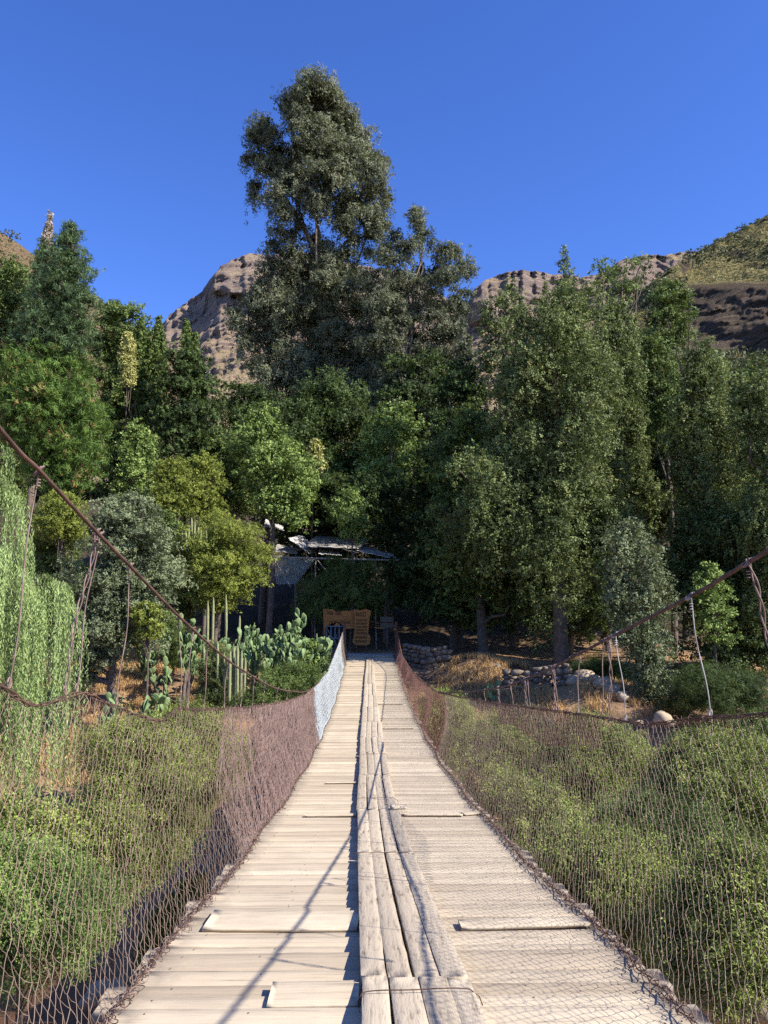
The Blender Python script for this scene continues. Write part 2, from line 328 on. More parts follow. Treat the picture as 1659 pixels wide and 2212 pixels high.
# ------------------------------------------------------------------ foliage
def leaves(C, AX, L, Wd, rng, tint, NR=None):
    n = len(C)
    if NR is not None: NR = NR/(np.linalg.norm(NR, axis=1)[:, None]+1e-9); AX = AX-NR*(AX*NR).sum(1)[:, None]*.85
    A = AX/(np.linalg.norm(AX, axis=1)[:, None]+1e-9)
    R = NR if NR is not None else rng.normal(size=(n, 3)); Sd = np.cross(A, R); Sd /= (np.linalg.norm(Sd, axis=1)[:, None]+1e-9)
    l = (L*rng.uniform(.65, 1.3, n))[:, None]; w = (Wd*rng.uniform(.65, 1.3, n))[:, None]
    V = np.stack([C-A*l*.5, C+Sd*w*.5, C+A*l*.5, C-Sd*w*.5], 1).reshape(-1, 3)
    F = np.arange(4*n).reshape(-1, 4)
    return V, F, tint
def crown_arrays(lobes, rng, L, Wd, lai=3.2, spray=.3, k=8, droop=0., outward=.0, up=0., core=.10, tvar=.13, hang=0., flat=.6, clump=None, gap=1.0, coh=1.0):
    """leaves in sprays, sprays in clumps, clumps over the shell of every lobe, so that light and dark masses form"""
    Cs, As, Ts, Ns = [], [], [], []; la = L*Wd*.5
    for lb in lobes:
        c = np.array(lb[:3]); r = np.array(lb[3:6]) if len(lb) >= 6 else np.array([lb[3]]*3); tb = lb[6] if len(lb) > 6 else 0.
        rm = float(r.mean()); cs = clump or spray*1.55; cs = min(cs, rm*.5)
        nl = lai*math.pi*rm*rm/la*(1-core); nc = max(4, int(gap*2.6*rm*rm/(cs*cs))); kk = max(1, int(nl/(nc*k)))
        D = rng.normal(size=(nc, 3)); D /= np.linalg.norm(D, axis=1)[:, None]
        lo = (D[:, 2] < -.3) & (rng.random(nc) < .65); D[lo, 2] *= -1
        rad = .93+rng.normal(0, .13, nc); far_ = rng.random(nc) < .08; rad[far_] += rng.uniform(.05, .25, far_.sum())
        ce = c+D*r*rad[:, None]; sg = cs*rng.uniform(.45, 1.3, nc); tc = .42+rng.normal(0, tvar, nc)+tb
        m = nc*kk; o = rng.normal(size=(m, 3)); o /= np.maximum(1, np.linalg.norm(o, axis=1)/1.7)[:, None]
        sp = np.repeat(ce, kk, 0)+o*np.repeat(sg, kk)[:, None]*np.array([1, 1, flat]); sp[:, 2] -= .22*(o[:, 0]**2+o[:, 1]**2)*np.repeat(sg, kk)
        if hang: sp[:, 2] -= np.abs(rng.normal(size=m))*hang*(rng.random(m) < .5)
        ts = np.repeat(tc, kk)+rng.normal(0, .09, m)
        n = m*k; off = rng.normal(size=(n, 3))*spray*.24
        if hang: off[:, 2] = -np.abs(off[:, 2])*2.2
        Cs.append(np.repeat(sp, k, 0)+off)
        As.append(rng.normal(size=(n, 3))+np.repeat(np.repeat(D, kk, 0), k, 0)*outward+np.array([0, 0, up-droop]))
        Ts.append(np.clip(np.repeat(ts, k)+rng.normal(0, .10, n), 0, 1))
        cd = sp-np.repeat(ce, kk, 0); cd /= (np.linalg.norm(cd, axis=1)[:, None]+1e-6)
        Ns.append(coh*np.repeat(rng.normal(size=(m, 3))*.38+np.repeat(D, kk, 0)*.45+cd*.55+np.array([0, 0, .40]), k, 0)+rng.normal(size=(n, 3))*.42)
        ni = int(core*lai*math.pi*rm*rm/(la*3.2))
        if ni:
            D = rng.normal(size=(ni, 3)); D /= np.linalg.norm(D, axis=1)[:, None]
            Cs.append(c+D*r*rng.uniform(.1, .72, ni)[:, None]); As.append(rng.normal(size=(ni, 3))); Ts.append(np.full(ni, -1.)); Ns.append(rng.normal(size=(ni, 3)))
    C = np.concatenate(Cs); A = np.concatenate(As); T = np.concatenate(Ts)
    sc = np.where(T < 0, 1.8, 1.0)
    return leaves(C, A, L*sc, Wd*sc, rng, np.where(T < 0, rng.uniform(.0, .15, len(T)), T), np.concatenate(Ns))  # inner core leaves get the darkest tint, crown shade put into their colour
def lobes_from_rows(rows, y, rng, rr=.42, ydepth=.8, fill=True, vz=1.0):
    s = y/FPX; K = np.array(rows, float); out = []
    py = K[0, 0]
    while py <= K[-1, 0]:
        xl, xr = np.interp(py, K[:, 0], K[:, 1]), np.interp(py, K[:, 0], K[:, 2]); xm = (K[:, 2]-K[:, 1]).max()/2*s
        hw = max(.12, (xr-xl)/2*s); r = max(hw*rr, min(hw, xm*.16, .6)); c = P((xl+xr)/2, py, y)
        if hw <= r*1.15: out.append((c.x+rng.normal(0, .12)*hw, c.y, c.z, hw, hw, hw*1.3, rng.normal(0, .06)))
        else:
            R = hw-r*.75; n = max(3, int(2*math.pi*R/(r*1.7))); a0 = rng.uniform(0, 6.28)
            for i in range(n):
                a = a0+i*6.283/n+rng.uniform(-.35, .35); R_ = R*rng.choice([rng.uniform(.6, .9), rng.uniform(.9, 1.1), rng.uniform(1.1, 1.22)], p=[.3, .55, .15])
                q = r*rng.uniform(.55, 1.3)
                out.append((c.x+R_*math.cos(a), c.y+R_*ydepth*math.sin(a), c.z+(rng.uniform(-.6, .6)-.45*(vz-1))*r*vz, q*rng.uniform(.85, 1.25)*vz**-.45, q*vz**-.45, q*rng.uniform(.65, 1.0)*vz, rng.normal(0, .09)))
            for i in range(rng.integers(1, 3)):
                a = rng.uniform(0, 6.28); q = r*rng.uniform(.22, .42); R_ = R+r*rng.uniform(.75, 1.0)
                out.append((c.x+R_*math.cos(a), c.y+R_*ydepth*math.sin(a), c.z+rng.uniform(-.2, .8)*r, q, q, q*rng.uniform(.9, 1.5), rng.normal(.03, .06)))
            if fill and R > r*.8: out.append((c.x, c.y, c.z, hw*.55, hw*.5, hw*.45, -.1))
        py += max(6, r/s*1.32*vz**.6)
    return out
def limb(mb, a, b, r0, r1, rng, bend=.12, sides=5):
    a, b = Vector(a), Vector(b); L = (b-a).length
    pts = [a.lerp(b, t)+Vector(rng.normal(0, bend*L*.35, 3))*math.sin(t*3.14) for t in np.linspace(0, 1, 6)]
    V, F = tube(pts, np.linspace(r0, r1, 6), sides); mb.add(V, F)
def tree(name, label, rows=None, y=40, mat=None, seed=1, base=None, L=None, Wd=None, lobes=None, bark=None, cat='tree', trunk_r=.2,
         nlimb=9, group=None, vis_top=None, rr=.42, part='crown', stem='trunk', vz=1.0, **kw):
    rng = np.random.default_rng(seed)
    if lobes is None: lobes = lobes_from_rows(rows, y, rng, rr, vz=vz)
    else:
        s = y/FPX; out = []
        for q in lobes:
            c = P(q[0], q[1], y); r = q[2]*s*.98; dy = rng.uniform(-1.15, .5)*(q[3] if len(q) > 3 else 1.6)*r
            out.append((c.x, c.y+dy, c.z+dy*(HOR-q[1])/FPX*.5, r, r, r*.85, rng.normal(0, .08)+(q[4] if len(q) > 4 else 0)))
        lobes = out
    A = np.array([l[:3] for l in lobes])
    bx = base if base is not None else (float(A[:, 0].mean()), y)
    if base is not None and len(base) == 3: q = P(base[0], base[1], base[2]); bx = (q.x, q.y)
    gzz = gz(*bx); root = empty(name, (bx[0], bx[1], gzz), label=label, cat=cat, group=group)
    L = L or y*.0030; Wd = Wd or L*.6
    V, F, T = crown_arrays(lobes, rng, L, Wd, **kw)
    mesh_np(part, V, F, mat, root, T)
    mb = MB(); zt = A[:, 2].max(); top = A[A[:, 2] > zt-.15*(zt-gzz)].mean(0)
    mid = Vector((bx[0]*.5+A[:, 0].mean()*.5, bx[1]*.5+A[:, 1].mean()*.5, gzz*.5+zt*.5))
    pts = smooth_path([(bx[0], bx[1], gzz-.3), tuple(mid+Vector(rng.normal(0, trunk_r*.8, 3))), tuple(top)], max(.4, (zt-gzz)/14))
    V, F = tube(pts, np.linspace(trunk_r, trunk_r*.15, len(pts)), 8); mb.add(V, F)
    idx = rng.permutation(len(lobes))[:nlimb]
    for i in idx:
        c = Vector(lobes[i][:3]); h = (c.z-gzz)*.72; q = min(pts, key=lambda p: abs(p.z-gzz-h))
        limb(mb, q, c, trunk_r*.42, trunk_r*.10, rng)
    mb.build(stem, bark or M_bark, root, smooth=True)
    return root

G_mid = leaf_mat('mid_green_leaves', (.019, .034, .008), (.195, .262, .068))
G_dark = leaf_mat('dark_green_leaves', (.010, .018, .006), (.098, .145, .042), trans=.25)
G_light = leaf_mat('fresh_green_leaves', (.050, .085, .018), (.31, .41, .11))
G_yel = leaf_mat('yellow_green_leaves', (.085, .115, .020), (.30, .33, .060))
G_bush = leaf_mat('riverside_bush_leaves', (.034, .048, .010), (.315, .37, .085), (.25, .16, .07), dead_at=.97)
G_olive = leaf_mat('olive_mottled_leaves', (.024, .038, .010), (.235, .285, .098), (.34, .25, .10), dead_at=.93)
G_grey = leaf_mat('grey_green_leaves', (0.041, 0.055, 0.025), (.26, .30, .155))
G_euc = leaf_mat('eucalyptus_leaves', (.034, .040, .025), (.225, .234, .140), (.24, .16, .11), trans=.22, rough=.6, spec=.15, dead_at=.93)
G_pine = leaf_mat('blue_green_pine_needles', (0.019, 0.039, 0.015), (.135, .205, .085), (.22, .12, .055), dead_at=.97, trans=.2)
G_pine_lo = leaf_mat('green_pine_needles', (0.025, 0.052, 0.010), (.165, .270, .055), (.34, .17, .08), dead_at=.80, trans=.25)
G_willow = leaf_mat('willow_leaves', (0.066, 0.099, 0.025), (.36, .46, .17))
G_pale = leaf_mat('pale_yellow_leaves', (.30, .30, .08), (.55, .52, .20))
G_tip = leaf_mat('bare_pinkish_twigs', (.30, .24, .19), (.50, .42, .34))
G_dry = leaf_mat('dry_brown_twigs', (.12, .075, .045), (.26, .18, .11))
G_scrub = leaf_mat('hillside_scrub_leaves', (.055, .065, .030), (.17, .17, .085), trans=.1)
G_straw = leaf_mat('straw_grass_blades', (.38, .215, .09), (.60, .385, .175), trans=.25)
G_straw_hill = leaf_mat('hill_tussock_blades', (.24, .20, .08), (.42, .34, .15), trans=.1)

# ------------------------------------------------------------------ trees
def Z2(l): return [(451.8+q[0]*.4086, 90.4+q[1]*.4086+max(0, 46*(1-q[1]/1100)), q[2]*.4086)+tuple(q[3:]) for q in l]
EY = 62
eu_up = [(560,240,125),(680,310,100),(450,260,75),(740,350,45),(470,200,60),(600,190,60),(490,265,85),(640,265,90),(720,330,80),(560,215,85),(420,240,55),(290,370,70),(300,470,85),(245,430,40),(240,560,55),(200,560,30),(520,430,115),(640,440,110),(780,470,100),(860,540,80),(890,610,55),
 (560,580,135),(430,600,120),(720,620,140),(850,680,95),(480,740,140),(640,760,135),(250,715,48),(240,790,38),(360,820,75),(940,820,45),(900,760,60),(780,820,100),(420,920,80),(370,985,45),(440,1000,35),(560,880,90),(820,920,100),
 (900,950,55),(720,990,60),(860,1020,60),(880,900,60),(330,640,80),(370,520,70),(650,540,90),(760,1060,50),(700,880,70),(480,960,50),(840,1110,40)]
eu_mid = [(350,1080,50),(430,1140,70),(550,1150,90),(680,1200,90),(330,1190,60),(480,1240,90),(280,1290,45),(600,1290,85),(760,1190,50),(380,1300,70),(800,1290,60),(700,1320,80),(250,1430,70),(150,1440,42),(340,1400,80),
 (470,1390,80),(640,1450,95),(720,1550,90),(590,1550,90),(400,1510,85),(290,1560,80),(200,1600,45),(120,1420,25),(450,1640,100),(600,1690,110),(750,1680,100),(850,1560,80),(400,1780,95),(310,1700,60),(560,1800,90),(700,1830,110),
 (850,1800,90),(300,1880,80),(450,1920,110),(640,1960,110),(800,1960,100),(230,1700,40),(880,1450,70),(860,1680,90),(300,1480,70),(160,1500,45),(420,1450,80),(530,1450,80),(210,1530,50),(360,1640,80),(650,1570,95),(780,1400,80),(560,1340,80),(420,1240,70),(330,1780,70),(500,1720,95),(780,1780,95),(250,1360,55),(860,1330,60),(720,1120,55),(740,1250,70),(600,1080,55,.3),(640,1130,60,.3),(560,1030,50,.5),(620,1180,80,.4),(590,1400,80,.4),(660,1520,80,.4),(620,1330,70,.3),(600,1620,80,.4)]
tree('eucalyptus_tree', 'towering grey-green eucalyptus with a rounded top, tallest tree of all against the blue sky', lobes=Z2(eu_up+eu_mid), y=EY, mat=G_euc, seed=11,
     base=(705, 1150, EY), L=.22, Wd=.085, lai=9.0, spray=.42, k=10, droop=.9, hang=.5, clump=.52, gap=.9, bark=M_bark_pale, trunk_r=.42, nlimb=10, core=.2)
eu_r = [(1080,880,42),(1110,940,52),(1130,1020,60),(980,1020,50),(940,1080,50),(1060,1100,60),(930,1180,70),(1000,1240,60),(1280,1130,75),(1240,1110,50),(1335,1200,60),(1200,1200,70),(1270,1280,80),(1345,1330,50),(1320,1400,55),
 (1180,1330,60),(1110,1190,50),(1110,1290,60),(900,1380,80),(1000,1390,60),(1230,1400,60),(980,1520,80),(1080,1560,70),(1200,1560,75),(1290,1540,60),(1250,1670,90),(1330,1620,60),(1100,1720,110),(980,1680,100),(1210,1830,80),(1060,1880,90),(930,1830,90),(1330,1740,60),(1150,1950,80),(1000,1450,80),(1100,1450,70),(1130,1640,80),(900,1600,90),(1040,1330,70),(1180,1450,65),(960,1300,60),(860,1240,55),(1060,1800,90),(940,1740,80),(1290,1480,55),(870,1950,80),(990,1960,90),(1010,1100,50)]
tree('eucalyptus_tree', 'smaller airy eucalyptus with thin forked limbs, joined to the tallest tree', lobes=Z2(eu_r), y=58, mat=G_euc, seed=12,
     base=(860, 1150, 58), L=.21, Wd=.08, lai=7.5, spray=.38, k=10, droop=.8, hang=.45, clump=.45, gap=.85, bark=M_bark_pale, trunk_r=.24, nlimb=8, core=.16)

def T(name, label, rows, y, mat, seed, **k): return tree(name, label, rows=rows, y=y, mat=mat, seed=seed, **k)
# the pine on the near end of the far bank
pine_rows_up = [(505,142,158),(525,118,178),(555,86,200),(590,66,208),(620,58,224),(660,45,222),(700,30,205),(740,20,215),(780,5,205)]
pine_rows_lo = [(790,-10,215),(820,-30,190),(860,-30,222),(905,-30,246),(935,-20,215),(970,10,245),(1010,20,225),(1045,40,215),(1080,60,200)]
def pine():
    y = 37; rng = np.random.default_rng(21); s = y/FPX
    root = empty('pine_tree', tuple(P(150, 1240, y)[:2])+(gz(*P(150, 1240, y)[:2]),), label='big shaggy pine with blue-green needle tufts and brown dead patches beside the willow', cat='tree')
    mb = MB(); c0 = P(158, 500, y); g0 = root.location
    pts = smooth_path([(g0.x, g0.y, g0.z-.3), tuple(P(145, 900, y)), tuple(c0)], .8)
    V, F = tube(pts, np.linspace(.34, .04, len(pts)), 8); mb.add(V, F)
    for part, rows, mat in (('upper_needles', pine_rows_up, G_pine), ('lower_needles', pine_rows_lo, G_pine_lo)):
        lobes = []
        K = np.array(rows, float); py = K[0, 0]
        while py < K[-1, 0]:
            xl, xr = np.interp(py, K[:, 0], K[:, 1]), np.interp(py, K[:, 0], K[:, 2]); c = P((xl+xr)/2, py, y); hw = (xr-xl)/2*s
            n = int(3+hw*2.1); a0 = rng.uniform(0, 6.28)
            for i in range(n):
                a = a0+i*6.283/n+rng.normal(0, .2); R = hw*rng.uniform(.7, 1.0)
                for f in ((1.0, .30), (.62, .36), (.3, .34)):
                    q = hw*f[1]*rng.uniform(.6, 1.0); q = max(q, .25)
                    pp = (c.x+(R-q*.6)*f[0]*math.cos(a), c.y+(R-q*.6)*f[0]*math.sin(a)*.9, c.z+rng.uniform(-.3, .3)+.35*f[0])
                    lobes.append(pp+(q, q, q*.6, rng.normal(0, .10)))
                limb(mb, (c.x*.9+g0.x*.1, c.y, c.z-hw*.25), (c.x+R*.9*math.cos(a), c.y+R*.9*math.sin(a)*.9, c.z+.2), .06, .015, rng, .1, 4)
            py += rng.uniform(17, 24)
        V, F, T_ = crown_arrays(lobes, rng, .26, .034, lai=2.1, spray=.28, k=12, clump=.34, outward=.9, up=.7, core=.10, tvar=.15)
        mesh_np(part, V, F, mat, root, T_)
    mb.build('trunk', M_bark, root, smooth=True)
pine()
T('poplar_tree', 'thin poplar with a bare pale tip poking above the pine', [(462,106,110),(490,101,111),(520,92,112),(560,88,116),(640,84,120),(760,80,125)], 52, G_tip, 22, L=.16, lai=1.6, spray=.2, trunk_r=.15, bark=M_bark_pale, up=1.5, nlimb=4)
T('conifer_tree', 'dark bluish conifer half hidden behind the pine top, on its hill side', [(520,86,96),(560,78,110),(620,60,120),(700,40,120)], 44, G_pine, 23, L=.2, Wd=.04, lai=2, up=.8, spray=.2)
T('broadleaf_tree', 'mottled green tree at the foot of the reddish hill, behind the pine', [(580,-30,60),(640,-60,75),(720,-80,70),(820,-80,80),(950,-80,60),(1080,-60,60)], 46, G_mid, 24)
T('broadleaf_tree', 'wide dark green tree with a domed crown rising behind the pine', [(664,225,262),(690,205,318),(730,195,332),(800,190,340),(900,195,350),(1000,210,360),(1080,210,360)], 54, G_mid, 25, trunk_r=.3)
T('poplar_tree', 'pale yellow poplar in front of the wide dark green dome', [(722,270,280),(745,264,290),(790,262,292),(830,266,288)], 50, G_pale, 26, lai=2.2, L=.13, trunk_r=.1, nlimb=2)
for i, (x, yt, w, lb, dd) in enumerate([(343, 688, 13, 'slim green poplar spire just behind the black-green magnolia-like tree, tallest against the sky gap', 52),
        (403, 692, 12, 'narrow poplar spire sticking up from the very dark cone-shaped tree', 50), (422, 722, 9, 'short poplar spire close beside the narrow spire over the dark cone-shaped tree', 50),
        (306, 692, 12, 'slim poplar spire beside the pale yellow poplar', 52)]):
    T('poplar_tree', lb, [(yt, x-2, x+2), (yt+25, x-w*.7, x+w*.7), (yt+70, x-w, x+w), (yt+130, x-w*1.2, x+w*1.2), (yt+230, x-w*1.4, x+w*1.4)], dd, G_mid, 30+i, lai=3, up=1.2, trunk_r=.12, nlimb=3, group='poplar spires at the sky gap', L=.13, spray=.18)
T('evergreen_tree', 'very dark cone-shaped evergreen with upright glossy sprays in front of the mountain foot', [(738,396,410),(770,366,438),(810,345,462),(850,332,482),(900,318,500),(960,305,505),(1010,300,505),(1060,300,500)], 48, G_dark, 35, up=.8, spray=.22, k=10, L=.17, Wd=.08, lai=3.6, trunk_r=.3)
T('broadleaf_tree', 'dark leafy tree between the dark cone-shaped evergreen and the eucalyptus', [(845,500,560),(880,480,640),(930,470,700),(1000,470,720),(1080,480,720)], 52, G_dark, 36, tvar=.2, trunk_r=.25)
T('broadleaf_tree', 'dark undergrowth tree wrapped round the foot of the tallest eucalyptus', [(850,640,700),(880,600,820),(940,600,860),(1020,620,860),(1120,640,860),(1180,650,850)], 54, G_dark, 37, trunk_r=.25)
T('broadleaf_tree', 'feathery light green tree between the pine and the yellow-tinged acacia', [(912,285,302),(940,266,330),(975,256,344),(1020,248,342),(1070,236,340),(1110,240,330)], 42, G_light, 38, lai=2.6, spray=.22, droop=.4, trunk_r=.15)
T('broadleaf_tree', 'bright green rounded tree leaning over the torn white roofing', [(878,560,580),(905,535,604),(950,512,628),(995,500,650),(1035,520,678),(1075,545,690),(1110,565,688),(1140,590,675)], 44, G_light, 39, lai=3.2, spray=.24, trunk_r=.2)
T('broadleaf_tree', 'mid green tree filling the gap between the acacias and the bright rounded tree', [(940,440,500),(990,420,545),(1050,400,560),(1110,400,570)], 47, G_mid, 40)
T('acacia_tree', 'yellow-tinged thorny acacia, topmost one over the column cacti', [(1000,345,400),(1030,325,425),(1070,325,432),(1105,345,425)], 40, G_yel, 41, rr=.30, lai=2.8, spray=.16, L=.10, Wd=.04, trunk_r=.12, group='acacias on the cactus bank')
T('acacia_tree', 'olive and yellow acacia standing next to the topmost acacia, bridge side', [(982,430,455),(1010,405,478),(1050,402,486),(1090,420,480),(1130,440,500)], 41, G_yel, 42, rr=.30, lai=2.6, spray=.16, L=.10, Wd=.04, trunk_r=.12, group='acacias on the cactus bank')
T('acacia_tree', 'wide feathery lime-green acacia spreading above the prickly pears', [(1125,440,480),(1150,405,555),(1185,392,592),(1220,372,590),(1255,372,560),(1290,395,530),(1315,420,500)], 38, G_yel, 43, rr=.27, lai=3.0, spray=.16, L=.10, Wd=.035, outward=.8, up=.5, trunk_r=.14, group='acacias on the cactus bank')
T('acacia_tree', 'small round lime-green acacia over the dry straw slope', [(1308,300,335),(1330,285,355),(1355,282,360),(1375,300,345)], 31, G_yel, 44, lai=2.8, spray=.13, L=.09, Wd=.035, trunk_r=.07, group='acacias on the cactus bank')
T('acacia_tree', 'low yellowish acacia half behind the rusty cable, under the pine', [(1075,100,160),(1100,80,195),(1140,75,200),(1175,90,190)], 35, G_yel, 45, rr=.30, lai=2.6, spray=.15, L=.09, Wd=.035, trunk_r=.08, group='acacias on the cactus bank')
T('broadleaf_tree', 'dark shrubby tree under the low yellowish acacia, behind the willow', [(1130,60,160),(1180,60,180),(1260,70,180),(1350,80,170)], 37, G_mid, 46)
T('olive_tree', 'large silvery grey-green tree crossed by the rusty cable beside the willow', [(1085,245,320),(1120,205,350),(1170,185,372),(1230,165,388),(1290,150,372),(1350,150,345),(1400,150,292),(1440,150,222),(1480,150,200)], 32, G_grey, 47, lai=3.6, spray=.17, L=.095, Wd=.045, trunk_r=.2)
T('broadleaf_tree', 'mid green bushy tree between the silvery tree and the lime-green acacia', [(1110,335,370),(1150,340,400),(1230,350,430),(1290,360,420),(1340,365,420)], 39, G_mid, 48)
T('cypress_tree', 'small bright yellow conifer glowing in front of the dark eucalyptus foot', [(953,672,688),(975,660,700),(1005,662,702),(1035,668,698)], 49, G_pale, 49, up=1.4, lai=3, spray=.12, L=.13, trunk_r=.08, nlimb=1)
T('broadleaf_tree', 'fresh green tree with a split crown standing behind the small round shrub tree', [(884,815,890),(910,795,900),(960,775,905),(1010,770,905),(1060,785,900),(1110,800,890)], 50, G_light, 50, lai=2.6, spray=.26, droop=.3, trunk_r=.18)
T('shrub_tree', 'small round green tree just above the shaded roof', [(1062,740,772),(1085,724,790),(1120,720,796),(1150,728,792),(1172,742,780)], 44, G_light, 51, lai=2.8, spray=.16, L=.10, trunk_r=.09, tvar=.12)
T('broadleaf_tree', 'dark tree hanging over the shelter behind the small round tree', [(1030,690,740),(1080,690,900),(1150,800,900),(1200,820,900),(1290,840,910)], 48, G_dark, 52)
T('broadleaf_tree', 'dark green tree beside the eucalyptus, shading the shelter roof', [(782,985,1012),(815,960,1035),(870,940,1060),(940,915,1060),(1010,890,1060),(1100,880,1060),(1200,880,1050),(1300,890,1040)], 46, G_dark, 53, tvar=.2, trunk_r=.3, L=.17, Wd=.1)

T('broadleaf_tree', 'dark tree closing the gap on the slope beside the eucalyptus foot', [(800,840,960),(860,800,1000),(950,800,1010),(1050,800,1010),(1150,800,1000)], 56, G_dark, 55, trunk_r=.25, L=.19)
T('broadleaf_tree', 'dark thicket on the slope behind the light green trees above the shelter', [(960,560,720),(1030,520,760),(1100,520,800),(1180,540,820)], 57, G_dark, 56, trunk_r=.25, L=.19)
# the tall trees of the sunny side
T('quillay_tree', 'sparse mottled tree with knobbly top between the eucalyptus and the spire-topped tree', [(622,1085,1112),(650,1058,1132),(690,1025,1140),(730,1018,1140),(775,1030,1150),(850,1000,1140)], 45, G_olive, 60, vz=1.9, lai=1.9, spray=.2, trunk_r=.22)
q_main = [(535,1213,1224),(565,1208,1230),(590,1198,1236),(612,1200,1230),(640,1160,1255),(670,1112,1288),(705,1085,1305),(750,1062,1325),(810,1055,1342),(870,1045,1352),(930,1022,1362),(985,1010,1368),(1040,960,1380),(1100,950,1392),(1160,960,1390),(1215,990,1350),(1270,1040,1300)]
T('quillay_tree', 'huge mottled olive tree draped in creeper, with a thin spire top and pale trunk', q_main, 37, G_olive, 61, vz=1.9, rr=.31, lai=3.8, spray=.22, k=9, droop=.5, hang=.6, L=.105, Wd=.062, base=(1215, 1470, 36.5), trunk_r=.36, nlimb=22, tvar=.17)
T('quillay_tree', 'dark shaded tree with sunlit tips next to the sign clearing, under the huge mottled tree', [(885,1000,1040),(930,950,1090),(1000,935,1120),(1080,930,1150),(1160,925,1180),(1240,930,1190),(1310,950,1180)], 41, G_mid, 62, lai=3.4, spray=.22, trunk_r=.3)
q3 = [(1300,568,16),(1290,590,20),(1312,600,20),(1340,590,24),(1365,575,18),(1385,562,14),(1392,580,12),(1298,625,26),(1325,640,28),(1352,625,24),(1375,610,18),(1390,600,12),(1300,660,22),(1345,660,20),(1290,690,16),(1320,680,16)]
tree('quillay_tree', 'open-crowned tree with dark bare forking limbs standing up against the hillside skyline', lobes=q3, y=44, mat=G_mid, seed=63, base=(1305, 1250, 44), trunk_r=.26, nlimb=12, lai=2.4, spray=.2, L=.12)
T('quillay_tree', 'tall pale olive tree between the spire-topped giant and the dark round-headed tree', [(655,1305,1345),(690,1290,1372),(740,1285,1392),(790,1290,1385),(850,1290,1400),(930,1300,1400),(1000,1320,1420),(1080,1330,1440)], 40, G_olive, 64, vz=1.9, lai=3.2, spray=.2, L=.115, droop=.5, hang=.35, trunk_r=.24)
T('broadleaf_tree', 'round-headed darker green tree in front of the shaded cliff', [(612,1425,1462),(640,1405,1482),(672,1392,1502),(705,1390,1500),(735,1400,1475),(770,1410,1470)], 48, G_mid, 65, lai=3.2, trunk_r=.22)
T('broadleaf_tree', 'leafy tree filling the slope below the round-headed tree', [(735,1380,1430),(780,1375,1475),(830,1385,1480),(900,1400,1480),(980,1400,1480)], 42, G_mid, 66, lai=3.)
T('quillay_tree', 'broad grey-olive tree with drooping boughs under the shaded cliff', [(748,1485,1540),(785,1455,1580),(850,1448,1606),(900,1448,1600),(960,1440,1610),(1020,1430,1620),(1090,1420,1625),(1160,1410,1620),(1230,1420,1600)], 36, G_olive, 67, vz=1.9, lai=3.3, spray=.2, L=.105, droop=.5, hang=.42, trunk_r=.3, nlimb=14)
T('quillay_tree', 'leafy olive tree cut by the picture edge above the rusty cable', [(818,1590,1700),(870,1575,1730),(960,1580,1760),(1050,1575,1780),(1150,1570,1780),(1250,1580,1780)], 33, G_olive, 68, vz=1.9, lai=3.2, spray=.2, L=.10, droop=.4, hang=.35, trunk_r=.26)
T('quillay_tree', 'hanging curtain of grey-green boughs reaching down to the straw bank', [(1128,1330,1385),(1160,1300,1425),(1210,1290,1445),(1270,1305,1452),(1330,1330,1450),(1390,1350,1452),(1440,1368,1448),(1490,1375,1445),(1530,1388,1430)], 31, G_grey, 69, vz=1.9, rr=.36, lai=3.2, spray=.16, L=.085, Wd=.055, droop=.6, hang=.40, base=(1420, 1500, 32.5), trunk_r=.12)
T('broadleaf_tree', 'dark thicket tree with bright leaf sprays behind the thin white-tipped hanger wire', [(1130,1480,1620),(1200,1460,1700),(1280,1460,1720),(1360,1465,1720),(1430,1480,1720),(1490,1490,1720)], 35, G_dark, 70, tvar=.2, lai=3.4, L=.12, trunk_r=.25)
T('broadleaf_tree', 'bright green sapling catching the sun below the rusty cable', [(1225,1520,1545),(1260,1500,1565),(1300,1495,1590),(1350,1500,1600),(1395,1520,1590)], 32, G_light, 71, lai=1.5, spray=.2, L=.12, Wd=.07, trunk_r=.06, core=.02)
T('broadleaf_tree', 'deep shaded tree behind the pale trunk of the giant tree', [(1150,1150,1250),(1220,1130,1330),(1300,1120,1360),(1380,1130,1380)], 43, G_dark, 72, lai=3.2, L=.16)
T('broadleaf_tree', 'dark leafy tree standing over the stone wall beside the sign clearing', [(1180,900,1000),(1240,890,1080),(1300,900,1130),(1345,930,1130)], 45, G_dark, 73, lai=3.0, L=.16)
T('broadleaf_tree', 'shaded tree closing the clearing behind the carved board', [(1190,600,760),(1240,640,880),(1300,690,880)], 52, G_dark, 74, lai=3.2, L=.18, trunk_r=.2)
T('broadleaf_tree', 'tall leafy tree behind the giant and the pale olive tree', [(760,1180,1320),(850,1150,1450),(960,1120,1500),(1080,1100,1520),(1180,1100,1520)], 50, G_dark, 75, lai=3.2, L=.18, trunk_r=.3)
T('broadleaf_tree', 'back row tree seen between the broad grey-olive tree and the one at the edge', [(860,1440,1700),(960,1430,1760),(1080,1430,1780),(1200,1430,1780)], 45, G_dark, 76, lai=3., L=.17, trunk_r=.3)

